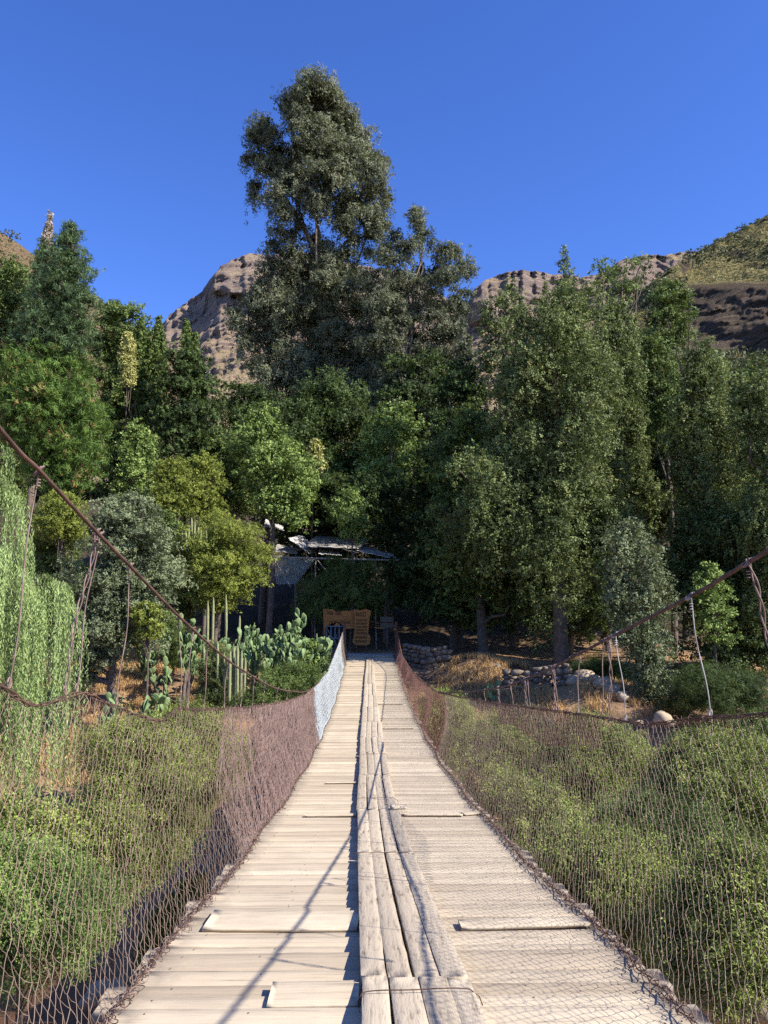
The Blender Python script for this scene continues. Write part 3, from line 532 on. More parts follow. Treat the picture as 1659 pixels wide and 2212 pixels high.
# ------------------------------------------------------------------ willow
def willow():
    rng = np.random.default_rng(80); y0 = 20
    ctr = P(-60, 1200, y0); root = empty('willow_tree', (ctr.x-.3, ctr.y+.6, gz(ctr.x, ctr.y+.6)), label='weeping willow with long pale green hanging strands at the edge of the picture', cat='tree')
    prof = [(950,-190,30),(990,-200,44),(1060,-210,46),(1110,-215,40),(1140,-220,95),(1190,-220,140),(1260,-225,166),(1350,-230,182),(1430,-230,200)]
    K = np.array(prof, float); s = y0/FPX; Cs, As, Ts = [], [], []; mb = MB(); br = MB()
    starts = []
    for k in range(70):
        py = rng.choice([rng.uniform(952, 1080), rng.uniform(1120, 1330), rng.uniform(1200, 1420)], p=[.3, .45, .25])
        xl, xr = np.interp(py, K[:, 0], K[:, 1]), np.interp(py, K[:, 0], K[:, 2]); cx = (xl+xr)/2; hw = (xr-xl)/2
        a = rng.uniform(0, 6.28); rr = math.sqrt(rng.uniform(.25, 1))
        q0 = P(cx+hw*rr*math.cos(a)*.85, py, y0); q0.y += hw*s*rr*math.sin(a)*.8; starts.append(q0); tb0 = rng.normal(.50, .2); Rb = rng.uniform(.25, .75)
        end = 1135 if py < 1080 and rng.random() < .4 else rng.uniform(1600, 1840); dirx = a+rng.normal(0, .5)
        for m_ in range(rng.integers(6, 20)):
            a2 = dirx+rng.normal(0, .9); R_ = Rb*rng.uniform(.15, 1.1); q = q0+Vector((rng.normal(0, .10), rng.normal(0, .10), rng.normal(0, .05)))
            ln = (end-py)*s*rng.uniform(.68, 1.0); n = max(8, int(ln/.05)); t = np.arange(n)*.05; ph = rng.uniform(0, 6)
            o_ = R_*(1-np.exp(-t*2.6/max(.3, R_*1.6)))
            X = q.x+math.cos(a2)*o_+.035*np.sin(t*1.6+ph); Yy = q.y+math.sin(a2)*o_+.03*np.cos(t*1.3+ph); Zz = q.z-t+.55*o_*np.exp(-t*1.2)
            C = np.repeat(np.stack([X, Yy, Zz], 1), 2, 0)+rng.normal(0, .024, (n*2, 3))
            Cs.append(C); As.append(rng.normal(0, .40, (n*2, 3))+np.array([0, 0, -1.])); Ts.append(np.clip(tb0+rng.normal(0, .07)+rng.normal(0, .1, n*2), 0, 1))
    V, F, T_ = leaves(np.concatenate(Cs), np.concatenate(As), .115, .021, rng, np.concatenate(Ts))
    mesh_np('hanging_foliage', V, F, G_willow, root, T_)
    b = root.location; top = P(-60, 1000, y0)
    pts = smooth_path([(b.x, b.y, b.z-.3), (b.x+.3, b.y, (b.z+top.z)/2), tuple(top)], .6); V, F = tube(pts, np.linspace(.33, .1, len(pts)), 8); mb.add(V, F)
    for i in rng.permutation(70)[:26]:
        q = starts[i]; c = min(pts, key=lambda p: abs(p.z-(q.z-.8))); limb(mb, c, q, .07, .015, rng, .15, 5)
    mb.build('trunk', M_bark, root, smooth=True)
willow()

# ------------------------------------------------------------------ bushes by the river
def bush(label, rows, y, mat, seed, **k):
    kw = dict(lai=3.3, spray=.17, k=9, L=.062, Wd=.0165, up=1.15, outward=.35, clump=.21, flat=1.0, cat='bush', part='foliage', stem='stems', trunk_r=.035, nlimb=10, rr=.30, group='bushes on the river bed'); kw.update(k)
    return tree('river_bush', label, rows=rows, y=y, mat=mat, seed=seed, **kw)
bush('tall lime-green bush seen through the net below the straw bank, with a rounded top', [(1598,1480,1560),(1630,1440,1640),(1680,1400,1700),(1740,1400,1740),(1800,1420,1760),(1870,1450,1760)], 14, G_bush, 101, L=0.049)
bush('olive-green bush behind the net with its top at the net rim', [(1575,1240,1290),(1600,1180,1380),(1650,1130,1420),(1720,1110,1440),(1790,1110,1450),(1850,1130,1450)], 17, G_bush, 102, L=0.056)
bush('fine-leaved bush beside the deck edge half way along the net', [(1560,1040,1100),(1590,1000,1170),(1640,985,1200),(1700,990,1210),(1760,1010,1210)], 21, G_bush, 103, L=0.060)
bush('bright yellow-green bush closest to the deck, its top level with the middle of the net', [(1800,1200,1260),(1830,1150,1350),(1880,1180,1450),(1950,1230,1500),(2030,1300,1500),(2090,1350,1480)], 11, G_bush, 104, L=0.044)
bush('tall leafy bush at the picture edge low behind the net', [(1840,1540,1640),(1900,1480,1720),(1980,1440,1740),(2060,1440,1740),(2130,1450,1700)], 9.5, G_bush, 105, L=0.041)
bush('dark green bush in the shade between the lime-green and the yellow-green bushes', [(1740,1330,1420),(1780,1290,1560),(1830,1290,1640),(1890,1320,1660)], 13, G_mid, 106, L=0.047)
bush('tangled bush at the outer edge just under the net rim', [(1560,1600,1660),(1600,1570,1720),(1660,1580,1740),(1720,1600,1740)], 15, G_mid, 107, L=0.051)
bush('low bush near the far third of the deck with reddish twigs', [(1500,930,970),(1530,905,1020),(1570,900,1050),(1620,920,1060),(1660,950,1060)], 26, G_bush, 108, L=.08)
bush('grey-leaved bush rising behind the dark coarse piece of net', [(1545,1090,1150),(1580,1070,1230),(1620,1060,1240),(1660,1070,1230)], 23, G_grey, 109, L=0.064)
bush('wide olive bush spreading under the middle of the net', [(1700,1060,1130),(1740,1030,1240),(1800,1060,1290),(1860,1110,1320),(1920,1150,1300)], 13, G_bush, 110, L=0.048)
bush('small-leaved green bush under the willow strands behind the near net', [(1760,-60,40),(1790,-60,160),(1830,-60,230),(1860,-60,250),(1920,-60,260),(2000,-60,200)], 13, G_bush, 111, L=0.044, Wd=.036)
bush('green bush in the middle of the near net, willow side', [(1580,230,330),(1620,170,420),(1680,170,440),(1740,200,430),(1800,220,400),(1850,230,350)], 16, G_bush, 112, L=0.049)
bush('light green bush low behind the net with yellow leaves at the picture edge', [(1850,-60,60),(1890,-60,190),(1940,-60,270),(2000,-60,260),(2050,-60,170),(2100,-60,90)], 11, G_light, 113, L=0.041)
bush('olive bush against the dense purplish net', [(1550,350,480),(1590,330,520),(1640,330,530),(1700,340,500),(1760,340,450),(1800,350,400)], 19, G_bush, 114, L=0.053)
bush('yellow-green bush below the middle one, over the dark bank shadow', [(1760,180,260),(1800,150,340),(1850,170,370),(1900,200,340)], 13.5, G_bush, 115, L=0.044)
bush('low green plants creeping along the water under the deck edge', [(1900,400,440),(1930,370,450),(1965,345,430),(2000,320,400),(2040,300,370),(2080,290,340)], 16.5, G_bush, 116, L=0.047, spray=.1)
bush('leafy bank shrub below the prickly pears beside the purplish net', [(1450,600,680),(1475,560,700),(1505,520,690),(1540,500,670)], 29, G_mid, 117, L=.085)
bush('fresh green shrub tucked between the prickly pears and the deck end', [(1395,645,690),(1420,625,705),(1455,610,700),(1480,600,690)], 34, G_light, 118, L=.09, Wd=.04, up=.8, spray=.16)
bush('feathery shrub grown through with pale column cacti', [(1395,440,480),(1425,425,500),(1470,425,505),(1520,430,500),(1550,440,495)], 31.5, G_olive, 119, L=.08, lai=2.6)
bush('dark ivy-like shrub between the shelter and the carved boards', [(1225,700,780),(1260,650,840),(1300,640,860),(1330,630,700)], 44.5, G_mid, 120, L=.13, lai=2.4)
bush('small green shrub under the shelter post, over the column cacti', [(1330,350,380),(1360,345,400),(1400,350,420),(1440,370,420)], 36, G_mid, 121, L=.09)
bush('low dark shrub against the shaded bank below the hanging boughs', [(1440,1240,1350),(1470,1220,1370),(1500,1230,1340)], 35, G_dark, 122, L=.1)
bush('dark shrub at the picture edge between the straw bank and the thicket', [(1460,1480,1560),(1500,1440,1700),(1540,1440,1720),(1580,1600,1720)], 29, G_dark, 123, L=.085)

# ------------------------------------------------------------------ cacti
def pad(mb, base, axis, nrm, L, Wd, rng):
    a = axis.normalized(); n = (nrm-a*nrm.dot(a)).normalized(); s = a.cross(n); V = []
    rings = 6; sides = 8
    for i in range(rings+1):
        u = i/rings; w = Wd*.5*math.sin(math.pi*min(1, u*.92+.04))**.6*(.55+.6*u)
        for j in range(sides):
            t = 2*math.pi*j/sides; V.append(base+a*(L*u)+s*(w*math.cos(t))+n*(w*.16*math.sin(t)+.004))
    F = [(i*sides+j, i*sides+(j+1) % sides, (i+1)*sides+(j+1) % sides, (i+1)*sides+j) for i in range(rings) for j in range(sides)]
    F += [(rings*sides+j, rings*sides+j+1, rings*sides+7-j-1, rings*sides+7-j) for j in range(3)]
    mb.add(V, F, rng.uniform(0, 1)); return base+a*L
def prickly(label, px, py, y, w, h, n, seed, size=.42):
    rng = np.random.default_rng(seed); c = P(px, py, y); g = gz(c.x, c.y); root = empty('prickly_pear_cactus_plant', (c.x, c.y, g), label=label, cat='cactus', group='prickly pears on the far bank')
    mb = MB(); st = MB()
    for k in range(n):
        b = Vector((c.x+rng.uniform(-.5, .5)*w, c.y+rng.uniform(-.5, .5)*w*.7, 0)); b.z = gz(b.x, b.y)-.05
        top = max(.6, (c.z+h*rng.uniform(.55, 1.0)*(1-.35*abs(b.x-c.x)/(w*.5)))-b.z); cur = b.copy(); d = Vector((rng.normal(0, .25), rng.normal(0, .25), 1))
        V, F = tube([b, b+d*.5*top*.4, b+d.normalized()*top*.45], [.09, .08, .06], 6); st.add(V, F); cur = b+d.normalized()*top*.42
        front = [cur]
        while cur.z < b.z+top:
            q = []
            for f in front[:3]:
                for _ in range(rng.integers(1, 4)):
                    ax = Vector((rng.normal(0, .55), rng.normal(0, .5), 1)); e = pad(mb, f, ax, Vector(rng.normal(0, 1, 3)), size*rng.uniform(.7, 1.15), size*.55*rng.uniform(.8, 1.2), rng)
                    q.append(e)
            front = q; rng.shuffle(front); cur = max(q, key=lambda v: v.z)
    mb.build('foliage', M_cactus, root, smooth=True); st.build('stems', M_bark, root, smooth=True)  # foliage holds the cactus pads, all joined in one mesh
prickly('big prickly pear thicket crowned with pale upright pads, next to the sign', 628, 1480, 34.5, 2.5, 3.1, 19, 1, .40)
prickly('prickly pear thicket with dark gaps in the middle of the cactus bank', 545, 1480, 34, 2.6, 2.6, 15, 2, .39)
prickly('pale green prickly pear behind the rusty cable and two hanger wires', 385, 1440, 34, 1.5, 2.4, 9, 3, .40)
prickly('low prickly pear at the bottom of the straw slope, just above the net rim', 300, 1560, 27, 1.3, 1.0, 6, 4, .40)
prickly('single small prickly pear sprout on the straw slope', 352, 1470, 33, .4, .5, 2, 5, .34)
prickly('lone bright prickly pear by the dry grass mound beyond the net', 1052, 1510, 33, .5, .75, 3, 6, .36)
def column_cactus(label, stems, y, seed):
    rng = np.random.default_rng(seed); c = P(stems[0][0], stems[0][2], y); root = empty('column_cactus_plant', (c.x, c.y, c.z), label=label, cat='cactus', group='column cacti on the far bank')
    for (px, pt, pb, wpx) in stems:
        wpx = wpx*.8
        yy = y+rng.uniform(-.3, .3); a = P(px+rng.uniform(-3, 3), pb, yy); b = P(px, pt, yy); a.z -= .25; r = wpx/2*yy/FPX; pts = [a.lerp(b, t) for t in np.linspace(0, 1, 10)]
        R = np.full(10, r); R[-1] = r*.3; R[-2] = r*.85; R[0] = r*.9
        V, F = tube(pts, R, 16); V = V.reshape(10, 16, 3); C_ = V.mean(1, keepdims=True); V = C_+(V-C_)*np.where(np.arange(16) % 2 == 0, 1.12, .82)[None, :, None]
        mb = MB(); mb.add(V.reshape(-1, 3), F); mb.add(V[-1], [(0, 1, 2, 3), (0, 3, 4, 15), (15, 4, 5, 14), (14, 5, 6, 13), (13, 6, 7, 12), (12, 7, 8, 11), (11, 8, 9, 10)])
        mb.build('stem', M_column, root)
column_cactus('cluster of pale column cacti poking out between the acacias', [(393,1150,1180,6),(401,1145,1180,6),(408,1140,1180,6),(414,1118,1175,6),(421,1128,1175,6),(428,1138,1175,6),(445,1140,1170,5),(434,1145,1175,5)], 37, 1)
column_cactus('group of tall shaded column cacti behind the prickly pears', [(449,1298,1420,7),(461,1290,1400,7),(488,1284,1430,7),(518,1330,1400,6)], 36, 2)
column_cactus('yellowish column cacti standing in the feathery shrub under the cable', [(497,1405,1500,8),(505,1395,1500,8),(513,1390,1490,8),(522,1405,1490,8),(530,1420,1480,7),(470,1385,1450,7),(484,1410,1470,7),(440,1395,1440,7)], 31, 3)
column_cactus('short stump of column cactus under the small round acacia', [(333,1350,1385,8)], 35, 4)

# ------------------------------------------------------------------ straw, rocks, stone wall
def straw(name, label, polys, n, hgt, seed):
    rng = np.random.default_rng(seed); C, A, T_ = [], [], []
    for (x0, x1, y0, y1) in polys:
        a = (x1-x0)*(y1-y0); m = int(n*a)
        X = rng.uniform(x0, x1, m); Yv = rng.uniform(y0, y1, m)
        for x, y in zip(X, Yv):
            f = fbm(x*.5, y*.5, 11.)
            if f < -.12: continue
            for _ in range(5):
                xx, yy = x+rng.normal(0, .06), y+rng.normal(0, .06); C.append((xx, yy, gz(xx, yy)+hgt*.35)); A.append((rng.normal(0, .4), rng.normal(0, .4), 1)); T_.append(np.clip(.5+f*.8+rng.normal(0, .15), 0, 1))
    V, F, T_ = leaves(np.array(C), np.array(A), hgt, .026, rng, np.array(T_)); o = mesh_np(name, V, F, G_straw, None, T_); tag(o, label, 'dry grass', kind='stuff')
straw('dry_grass', 'dry straw-coloured grass on the sunny banks', [(-15, -6.0, 29, 43), (2.6, 7.4, 30, 38), (8.2, 11.5, 30.0, 32.5)], 55, .36, 5)
def rock(name, label, c, r, seed, mat=M_rock, group=None, sq=(1, .85, .75)):
    rng = np.random.default_rng(seed); n, m = 12, 9; V = []; o3 = rng.uniform(0, 50, 3)
    for i in range(m+1):
        th = math.pi*i/m
        for j in range(n):
            ph = 2*math.pi*j/n; d = Vector((math.sin(th)*math.cos(ph), math.sin(th)*math.sin(ph), math.cos(th)))
            k = 1+.32*noise.noise(d*1.3+Vector(o3))+.12*noise.noise(d*3.5+Vector(o3)); q = d*k*r; V.append((q.x*sq[0], q.y*sq[1], q.z*sq[2]))
    F = [(i*n+j, (i+1)*n+j, (i+1)*n+(j+1) % n, i*n+(j+1) % n) for i in range(m) for j in range(n)]
    V = np.array(V)+np.array(c)
    return tag(mesh_np(name, V, F, mat, origin=tuple(c)), label, 'rock', group)
RK = [(1176,1478,35,26,'big pale boulder with a rounded top beside the pale tree trunk',0),(1262,1468,33.5,22,'cream rock in the small pile behind the hanger wires, topmost one',0),(1240,1482,33.3,17,'squat pale rock at the foot of the small pile',0),(1286,1480,33.0,14,'small white rock next to the topmost one of the pile',0),
      (1304,1500,32,22,'upright pale rock at the top of the straw bank',0),(1322,1516,31.5,18,'flat pale rock leaning on the upright one',0),(1345,1520,31,16,'rounded rock among the straw by the thin hanger wires',0),(1358,1520,32,8,'little grey rock beside the rounded rock in the straw',0),
      (1432,1552,28,19,'wide cream rock below the curtain of boughs',0),(1448,1560,28,10,'smaller cream rock touching the wide one',0),(1382,1562,28,8,'pale stone in the straw below the grey-green curtain',0),(1378,1598,24,12,'pale angular stone just under the net rim',0),
      (1072,1500,36,10,'grey stone by the lone prickly pear',1),(930,1465,38,9,'grey stone near the dry grass mound',1),(1470,1665,20,9,'small stone among the bush tops',0)]
for i, (px, py, y, w, lb, dk) in enumerate(RK):
    c = P(px, py, y); c.z = max(c.z, gz(c.x, c.y)+.25*w*y/FPX); rock('rock', lb, c, w*y/FPX*1.05, 200+i, M_rock_dark if dk else M_rock)
c = P(228, 2150, 17.2); rock('boulder', 'grey and white river boulder at the water edge below the deck', (c.x, c.y, c.z), .42, 300, M_rock)
c = P(1570, 2140, 14.0); rock('boulder', 'long pale boulder by the dark water under the far side of the net', (c.x, c.y, c.z), .75, 301, M_rock, sq=(1.2, .8, .8))
for i, (px, py, y, r, lb) in enumerate([(190,2165,16.6,.17,'small pale stone beside the grey and white river boulder'),(262,2150,17.6,.14,'white pebble-like stone on the bridge side of the river boulder'),(1640,2170,12.6,.4,'half-sunken stone at the foot of the long pale boulder')]):
    c = P(px, py, y); rock('stone', lb, c, r, 310+i)
def stone_wall(label, pts, h, seed):
    rng = np.random.default_rng(seed); mb = MB()
    for k in range(len(pts)-1):
        a, b = Vector(pts[k]), Vector(pts[k+1]); L = (b-a).length; z = 0.
        while z < h:
            rh = rng.uniform(.14, .30); x = 0.
            while x < L:
                rw = rng.uniform(.2, .55); c = a.lerp(b, min(1, (x+rw/2)/L))+Vector((0, z*.2+rng.normal(0, .03), z+rh/2)); V = []; o3 = Vector(rng.uniform(0, 50, 3)); n, m = 8, 6
                for p in range(m+1):
                    for q in range(n):
                        th = math.pi*p/m; ph = 2*math.pi*q/n; d = Vector((math.sin(th)*math.cos(ph), math.sin(th)*math.sin(ph), math.cos(th))); mx = max(abs(d.x), abs(d.y), abs(d.z)); d = d/(mx**.6)*(1+.28*noise.noise(d*1.4+o3))
                        V.append(c+Vector((d.x*rw*.5, d.y*.2, d.z*rh*.5)))
                mb.add(V, [(p*n+q, (p+1)*n+q, (p+1)*n+(q+1) % n, p*n+(q+1) % n) for p in range(m) for q in range(n)], rng.uniform(0, 1))
                x += rw*.98
            z += rh*.95
    tag(mb.build('stone_wall', M_wall, smooth=False), label, 'wall')
M_wall = plain('dusty_wall_stone', (.09, .072, .055), (.24, .19, .14), 2.5, bd=.05)
def gp(px, y): q = P(px, 1400, y); return (q.x, q.y, gz(q.x, q.y)-.25)
stone_wall('rough dry stone retaining wall in the shade beside the deck end', [gp(872, 38.5), gp(920, 37.3), gp(965, 37)], 1.15, 7)
stone_wall('dark dry stone wall holding the bank behind the hanger wires', [gp(1085, 34.5), gp(1150, 34), gp(1225, 33.5)], .95, 8)

# ------------------------------------------------------------------ the bridge
DK = np.polyfit([-3, 0, 3.02, 7.8, 9.14, 17.8, 24, 30.4, 39.7], [-.75, -1.10, -1.51, -1.99, -2.07, -2.46, -2.36, -2.12, -1.47], 4)
def dz(y): return float(np.polyval(DK, y))
YEND = 39.8
bridge = empty('suspension_bridge', (0, YEND, dz(YEND)), label='long sagging footbridge of bleached planks hung from rusty cables, with wire netting along both sides', cat='bridge')
rb = np.random.default_rng(5)
def board(a, b, w, th, rng, ns=12, ch=.006, rag=.004, up=None, tint=.5, curve=0, follow=False):
    """a sawn board from a to b (top centre line), with worn edges and an uneven top"""
    a, b = Vector(a), Vector(b); d = (b-a).normalized(); up = Vector((0, 0, 1)); s = d.cross(up).normalized(); V = []
    ph = rng.uniform(0, 100)
    for i in range(ns+1):
        t = i/ns; c = a.lerp(b, t)
        if follow: c.z = dz(c.y)+(a.z-dz(a.y))*(1-t)+(b.z-dz(b.y))*t
        c += s*curve*math.sin(math.pi*t)
        e0 = rag*noise.noise(Vector((ph, t*ns*.7, 0)))*2; e1 = rag*noise.noise(Vector((ph+9, t*ns*.7, 0)))*2
        z0 = rag*.5*noise.noise(Vector((ph+20, t*ns*.5, 0))); z1 = rag*.5*noise.noise(Vector((ph+30, t*ns*.5, 0)))
        w0, w1 = -w/2+e0, w/2+e1
        for (q, z) in ((w0, z0-ch), (w0+ch, z0), (w0*.3, (z0+z1)/2-rag*.3), (w1*.35, (z0+z1)/2+rag*.2), (w1-ch, z1), (w1, z1-ch), (w1-.002, -th), (w0+.002, -th)):
            V.append(c+s*q+up*z)
    F = [(i*8+j, i*8+(j+1) % 8, (i+1)*8+(j+1) % 8, (i+1)*8+j) for i in range(ns) for j in range(8)]
    n = ns*8; F += [(0, 7, 6, 5), (0, 5, 4, 1), (1, 4, 3, 2), (n, n+5, n+6, n+7), (n, n+1, n+4, n+5), (n+1, n+2, n+3, n+4)]
    return V, F, tint
y = -1.6; k = 0; far = MB(); nails = MB()
while y < YEND-.1:
    w = float(rb.choice([.12, .15, .18, .21, .235], p=[.15, .3, .25, .2, .1]))
    g = rb.uniform(.003, .011)+(.018 if rb.random() < .20 else 0)
    xl = -1.2+rb.normal(0, .03); xr = 1.2+rb.normal(0, .03); lift = rb.uniform(0, .006)+(.014 if rb.random() < .14 else 0)
    yc = y+w/2; sk = rb.normal(0, .0025)
    tilt = rb.normal(0, .003)
    data = board((xl, yc-sk, dz(yc)+lift+tilt), (xr, yc+sk, dz(yc)+lift-tilt), w, .038, rb, 22, .004, .003, tint=rb.uniform(.1, .95))
    if y > .6 and k < 100:
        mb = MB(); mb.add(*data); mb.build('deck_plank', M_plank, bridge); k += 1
    elif y > .6: far.add(*data)
    else:
        mb = MB(); mb.add(*data); far.add(*data) if False else far.add(*data)
    if .6 < y < 16:
        for x in (-1.0, -.62, .62, 1.0):
            for q in (-.28, .28):
                if rb.random() < .7:
                    xx, yy = x+rb.normal(0, .02), yc+q*w; z = dz(yc)+lift+.0015; r_ = .0045; nails.add([(xx+r_*math.cos(t*1.0472), yy+r_*math.sin(t*1.0472), z+.001) for t in range(6)], [(0, 1, 2, 3), (0, 3, 4, 5)])
    y += w+g
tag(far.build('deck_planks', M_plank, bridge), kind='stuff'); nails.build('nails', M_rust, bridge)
# loose repair boards lying on top
for (x0, x1, yy, w, yaw_) in [(-.53, -.155, 3.62, .23, 0), (-1.03, -.17, 4.85, .30, -.02), (.40, 1.13, 4.76, .13, .02), (-.80, -.25, 9.05, .085, 0), (.28, .92, 9.1, .13, -.01), (.93, 1.14, 9.15, .12, .03), (-.72, -.26, 11.8, .05, 0),
                              (.2, .95, 24.5, .12, 0), (.1, .9, 33.0, .2, .2), (-.9, .1, 35.2, .12, .05), (.25, 1.0, 19.5, .09, 0)]:
    mb = MB(); z = dz(yy)+.030; mb.add(*board((x0, yy-yaw_, z), (x1, yy+yaw_, z+.003), w, .016, rb, 14, .002, .002, tint=rb.uniform(.6, 1)))
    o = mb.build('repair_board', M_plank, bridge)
# centre track of rough beams
joints = [-1.6, .75, 3.72, 6.75, 9.15, 12.3, 15.2, 17.6, 20.4, 23.6, 26.3, 29.4, 32.3, 35.0, 38.6]
for a, b in zip(joints[:-1], joints[1:]):
    ym = (a+b)/2; x0 = interp([(0, -.115), (3, -.13), (6, -.20), (9.1, -.235), (18, -.285), (30, -.25), (40, -.17)], a)[0]; x1 = interp([(0, -.115), (3, -.13), (6, -.20), (9.1, -.235), (18, -.285), (30, -.25), (40, -.17)], b)[0]
    tot = interp([(0, .48), (3.7, .47), (9, .45), (18, .50), (40, .30)], ym)[0]
    nb = 4 if a < 20 else 3
    ws = rb.uniform(.85, 1.15, nb); ws = ws/ws.sum()*tot; xo = 0
    for q in range(nb):
        gap = .003+rb.uniform(0, .006); ww = ws[q]-gap; xa = x0+xo+ws[q]/2+rb.normal(0, .004); xb = x1+xo+ws[q]/2+rb.normal(0, .006)
        h = .072+rb.uniform(-.003, .003)
        ya, yb = a+rb.uniform(-.05, .02), b-rb.uniform(.005, .09)
        mb = MB(); mb.add(*board((xa, ya, dz(ya)+h), (xb, yb, dz(yb)+h), ww, .066, rb, 26, .0012, .0018, tint=rb.uniform(0, .9), curve=rb.normal(0, .003), follow=True))
        mb.build('track_beam', M_strip, bridge); xo += ws[q]
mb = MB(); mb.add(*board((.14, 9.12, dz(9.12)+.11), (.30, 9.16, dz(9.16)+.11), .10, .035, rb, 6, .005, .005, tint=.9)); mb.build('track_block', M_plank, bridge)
# tie wires round the track
for yy in (3.45, 6.6, 9.9, 14.8):
    z = dz(yy)+.078; x0 = -.14 if yy < 5 else -.24
    V, F = tube(smooth_path([(x0-.01, yy, z-.07), (x0, yy+.01, z), (x0+.2, yy+.02, z+.006), (x0+.44, yy+.03, z+.002), (x0+.49, yy+.03, z-.06)], .03), .0025, 5); mb = MB(); mb.add(V, F); mb.build('tie_wire', M_rust, bridge)
# timbers across underneath and two carrying cables
for yy in np.arange(.4, 39.6, 2.4):
    mb = MB(); mb.add(*board((-1.26, yy, dz(yy)-.045), (1.26, yy, dz(yy)-.045), .11, .10, rb, 6, .008, .004)); mb.build('cross_beam', M_dark_wood, bridge)
for sx in (-1.0, 1.0):
    V, F = tube([(sx, yy, dz(yy)-.165) for yy in np.arange(-2, 40.2, .8)], .016, 6); mb = MB(); mb.add(V, F); mb.build('deck_cable', M_rust, bridge)

# main cables
CL = [(0,927,-1.42),(90,1022,-1.40),(209,1150,-1.38),(282,1224,-1.37),(388,1333,-1.36),(492,1426,-1.33),(533,1453,-1.32),(579,1480,-1.31),(605,1489,-1.31),(629,1493,-1.31),(659,1494,-1.30),(684,1479,-1.30),(708,1451,-1.30),(730,1394,-1.28),(741,1363,-1.28)]
CR = [(1659,1189,1.42),(1615,1215,1.42),(1492,1288,1.41),(1334,1369,1.40),(1193,1442,1.38),(1139,1465,1.37),(1060,1489,1.35),(960,1496,1.33),(926,1481,1.31),(892,1452,1.30),(868,1414,1.28)]
def cable_pts(L, sgn):
    pts = [PX(*q) for q in L]; d = (pts[0]-pts[1]); 
    head = [pts[0]+Vector((0, -1.2, 1.2*(.32 if sgn < 0 else .22))), pts[0]+Vector((0, -2.6, .95 if sgn < 0 else .66)), ]
    tail = [Vector((sgn*1.27, 39.85, P(745, 1346, 39.85).z))]
    return head[::-1]+pts+tail
def rope(mb, path, r, strand, pitch, n=5, step=.014, ymax=11):
    p = smooth_path(path, .02); P_ = np.array([tuple(q) for q in p]); s = np.concatenate([[0], np.cumsum(np.linalg.norm(np.diff(P_, axis=0), axis=1))])
    smax = s[np.searchsorted(P_[:, 1], ymax)] if P_[-1, 1] > ymax else s[-1]
    ss = np.arange(0, smax, step); Q = np.stack([np.interp(ss, s, P_[:, i]) for i in range(3)], 1)
    T_ = np.gradient(Q, axis=0); T_ /= np.linalg.norm(T_, axis=1)[:, None]; A = np.cross(T_, [0, 0, 1.]); A /= np.linalg.norm(A, axis=1)[:, None]; B = np.cross(T_, A)
    for k in range(n):
        a = 2*np.pi*(ss/pitch+k/n); V, F = tube(Q+r*(np.cos(a)[:, None]*A+np.sin(a)[:, None]*B), strand, 5); mb.add(V, F)
    ss = np.arange(smax, s[-1]+.2, .15); Q = np.stack([np.interp(ss, s, P_[:, i]) for i in range(3)], 1); V, F = tube(Q, r+strand*.8, 7); mb.add(V, F)
CP = {}
for L, sg in ((CL, -1), (CR, 1)):
    mb = MB(); pts = cable_pts(L, sg); CP[sg] = pts; rope(mb, pts, .0058, .0042, .075); mb.build('main_cable', M_rust, bridge, smooth=True)
# rope along the top of each net
NL = [(-60,1455),(0,1480),(30,1500),(60,1521),(85,1523),(110,1517),(150,1503),(185,1497),(215,1512),(250,1526),(300,1546),(350,1556),(385,1530),(420,1533),(500,1530),(560,1525),(620,1514),(660,1500),(684,1480)]
NR = [(1730,1532),(1659,1541),(1600,1548),(1531,1549),(1409,1564),(1343,1557),(1267,1545),(1186,1534),(1058,1517),(980,1503),(949,1494),(926,1482)]
def top_pts(L, sg):
    out = []
    for px, py in L: out.append(PX(px, py, (-1.40 if sg < 0 else 1.40)+(-sg)*min(.1, max(0, (PX(px, py, sg*1.4).y-3)*.008))))
    out = [out[0]+Vector((0, -.9, .12)), out[0]+Vector((0, -.45, .05))]+out
    tail = [q for q in CP[sg] if q.y > out[-1].y+.8]
    return out+tail
TP = {s: top_pts(NL if s < 0 else NR, s) for s in (-1, 1)}
def top_at(sg, y):
    A = np.array([tuple(q) for q in TP[sg]]); return np.interp(y, A[:, 1], A[:, 0]), np.interp(y, A[:, 1], A[:, 2])
def bot_at(sg, y):
    y = np.asarray(y, float); x = sg*(1.13+.02*np.sin(y*1.7)); return x, np.polyval(DK, y)+.018
def snarl(mb, c, r, rng, w=.0028, turns=1.2):
    n = 12; a0 = rng.uniform(0, 6.28); ax = Vector(rng.normal(0, 1, 3)).normalized(); u = ax.orthogonal().normalized(); v = ax.cross(u)
    pts = [Vector(c)+(u*math.cos(a0+t*turns*6.28)+v*math.sin(a0+t*turns*6.28))*r*(.6+.5*t)+ax*r*.9*t for t in np.linspace(0, 1, n)]
    V, F = tube(pts, w, 4); mb.add(V, F)
for sg in (-1, 1):
    mb = MB(); pts = [q for q in TP[sg] if q.y < (18 if sg < 0 else 16.5)]
    sp = smooth_path(pts, .05)
    for k, (r_, off) in enumerate(((.0036, .0), (.0031, 2.1), (.0026, 4.2))):
        q = [p+Vector((.0065*math.cos(i*.55+off), 0, .0065*math.sin(i*.55+off)))+Vector(rb.normal(0, .002, 3)) for i, p in enumerate(sp)]; V, F = tube(q, r_, 5); mb.add(V, F)
    for p in sp[::2]:
        if rb.random() < .8: snarl(mb, p, rb.uniform(.010, .028), rb, .0020)
    mb.build('top_rope', M_rust, bridge, smooth=True)

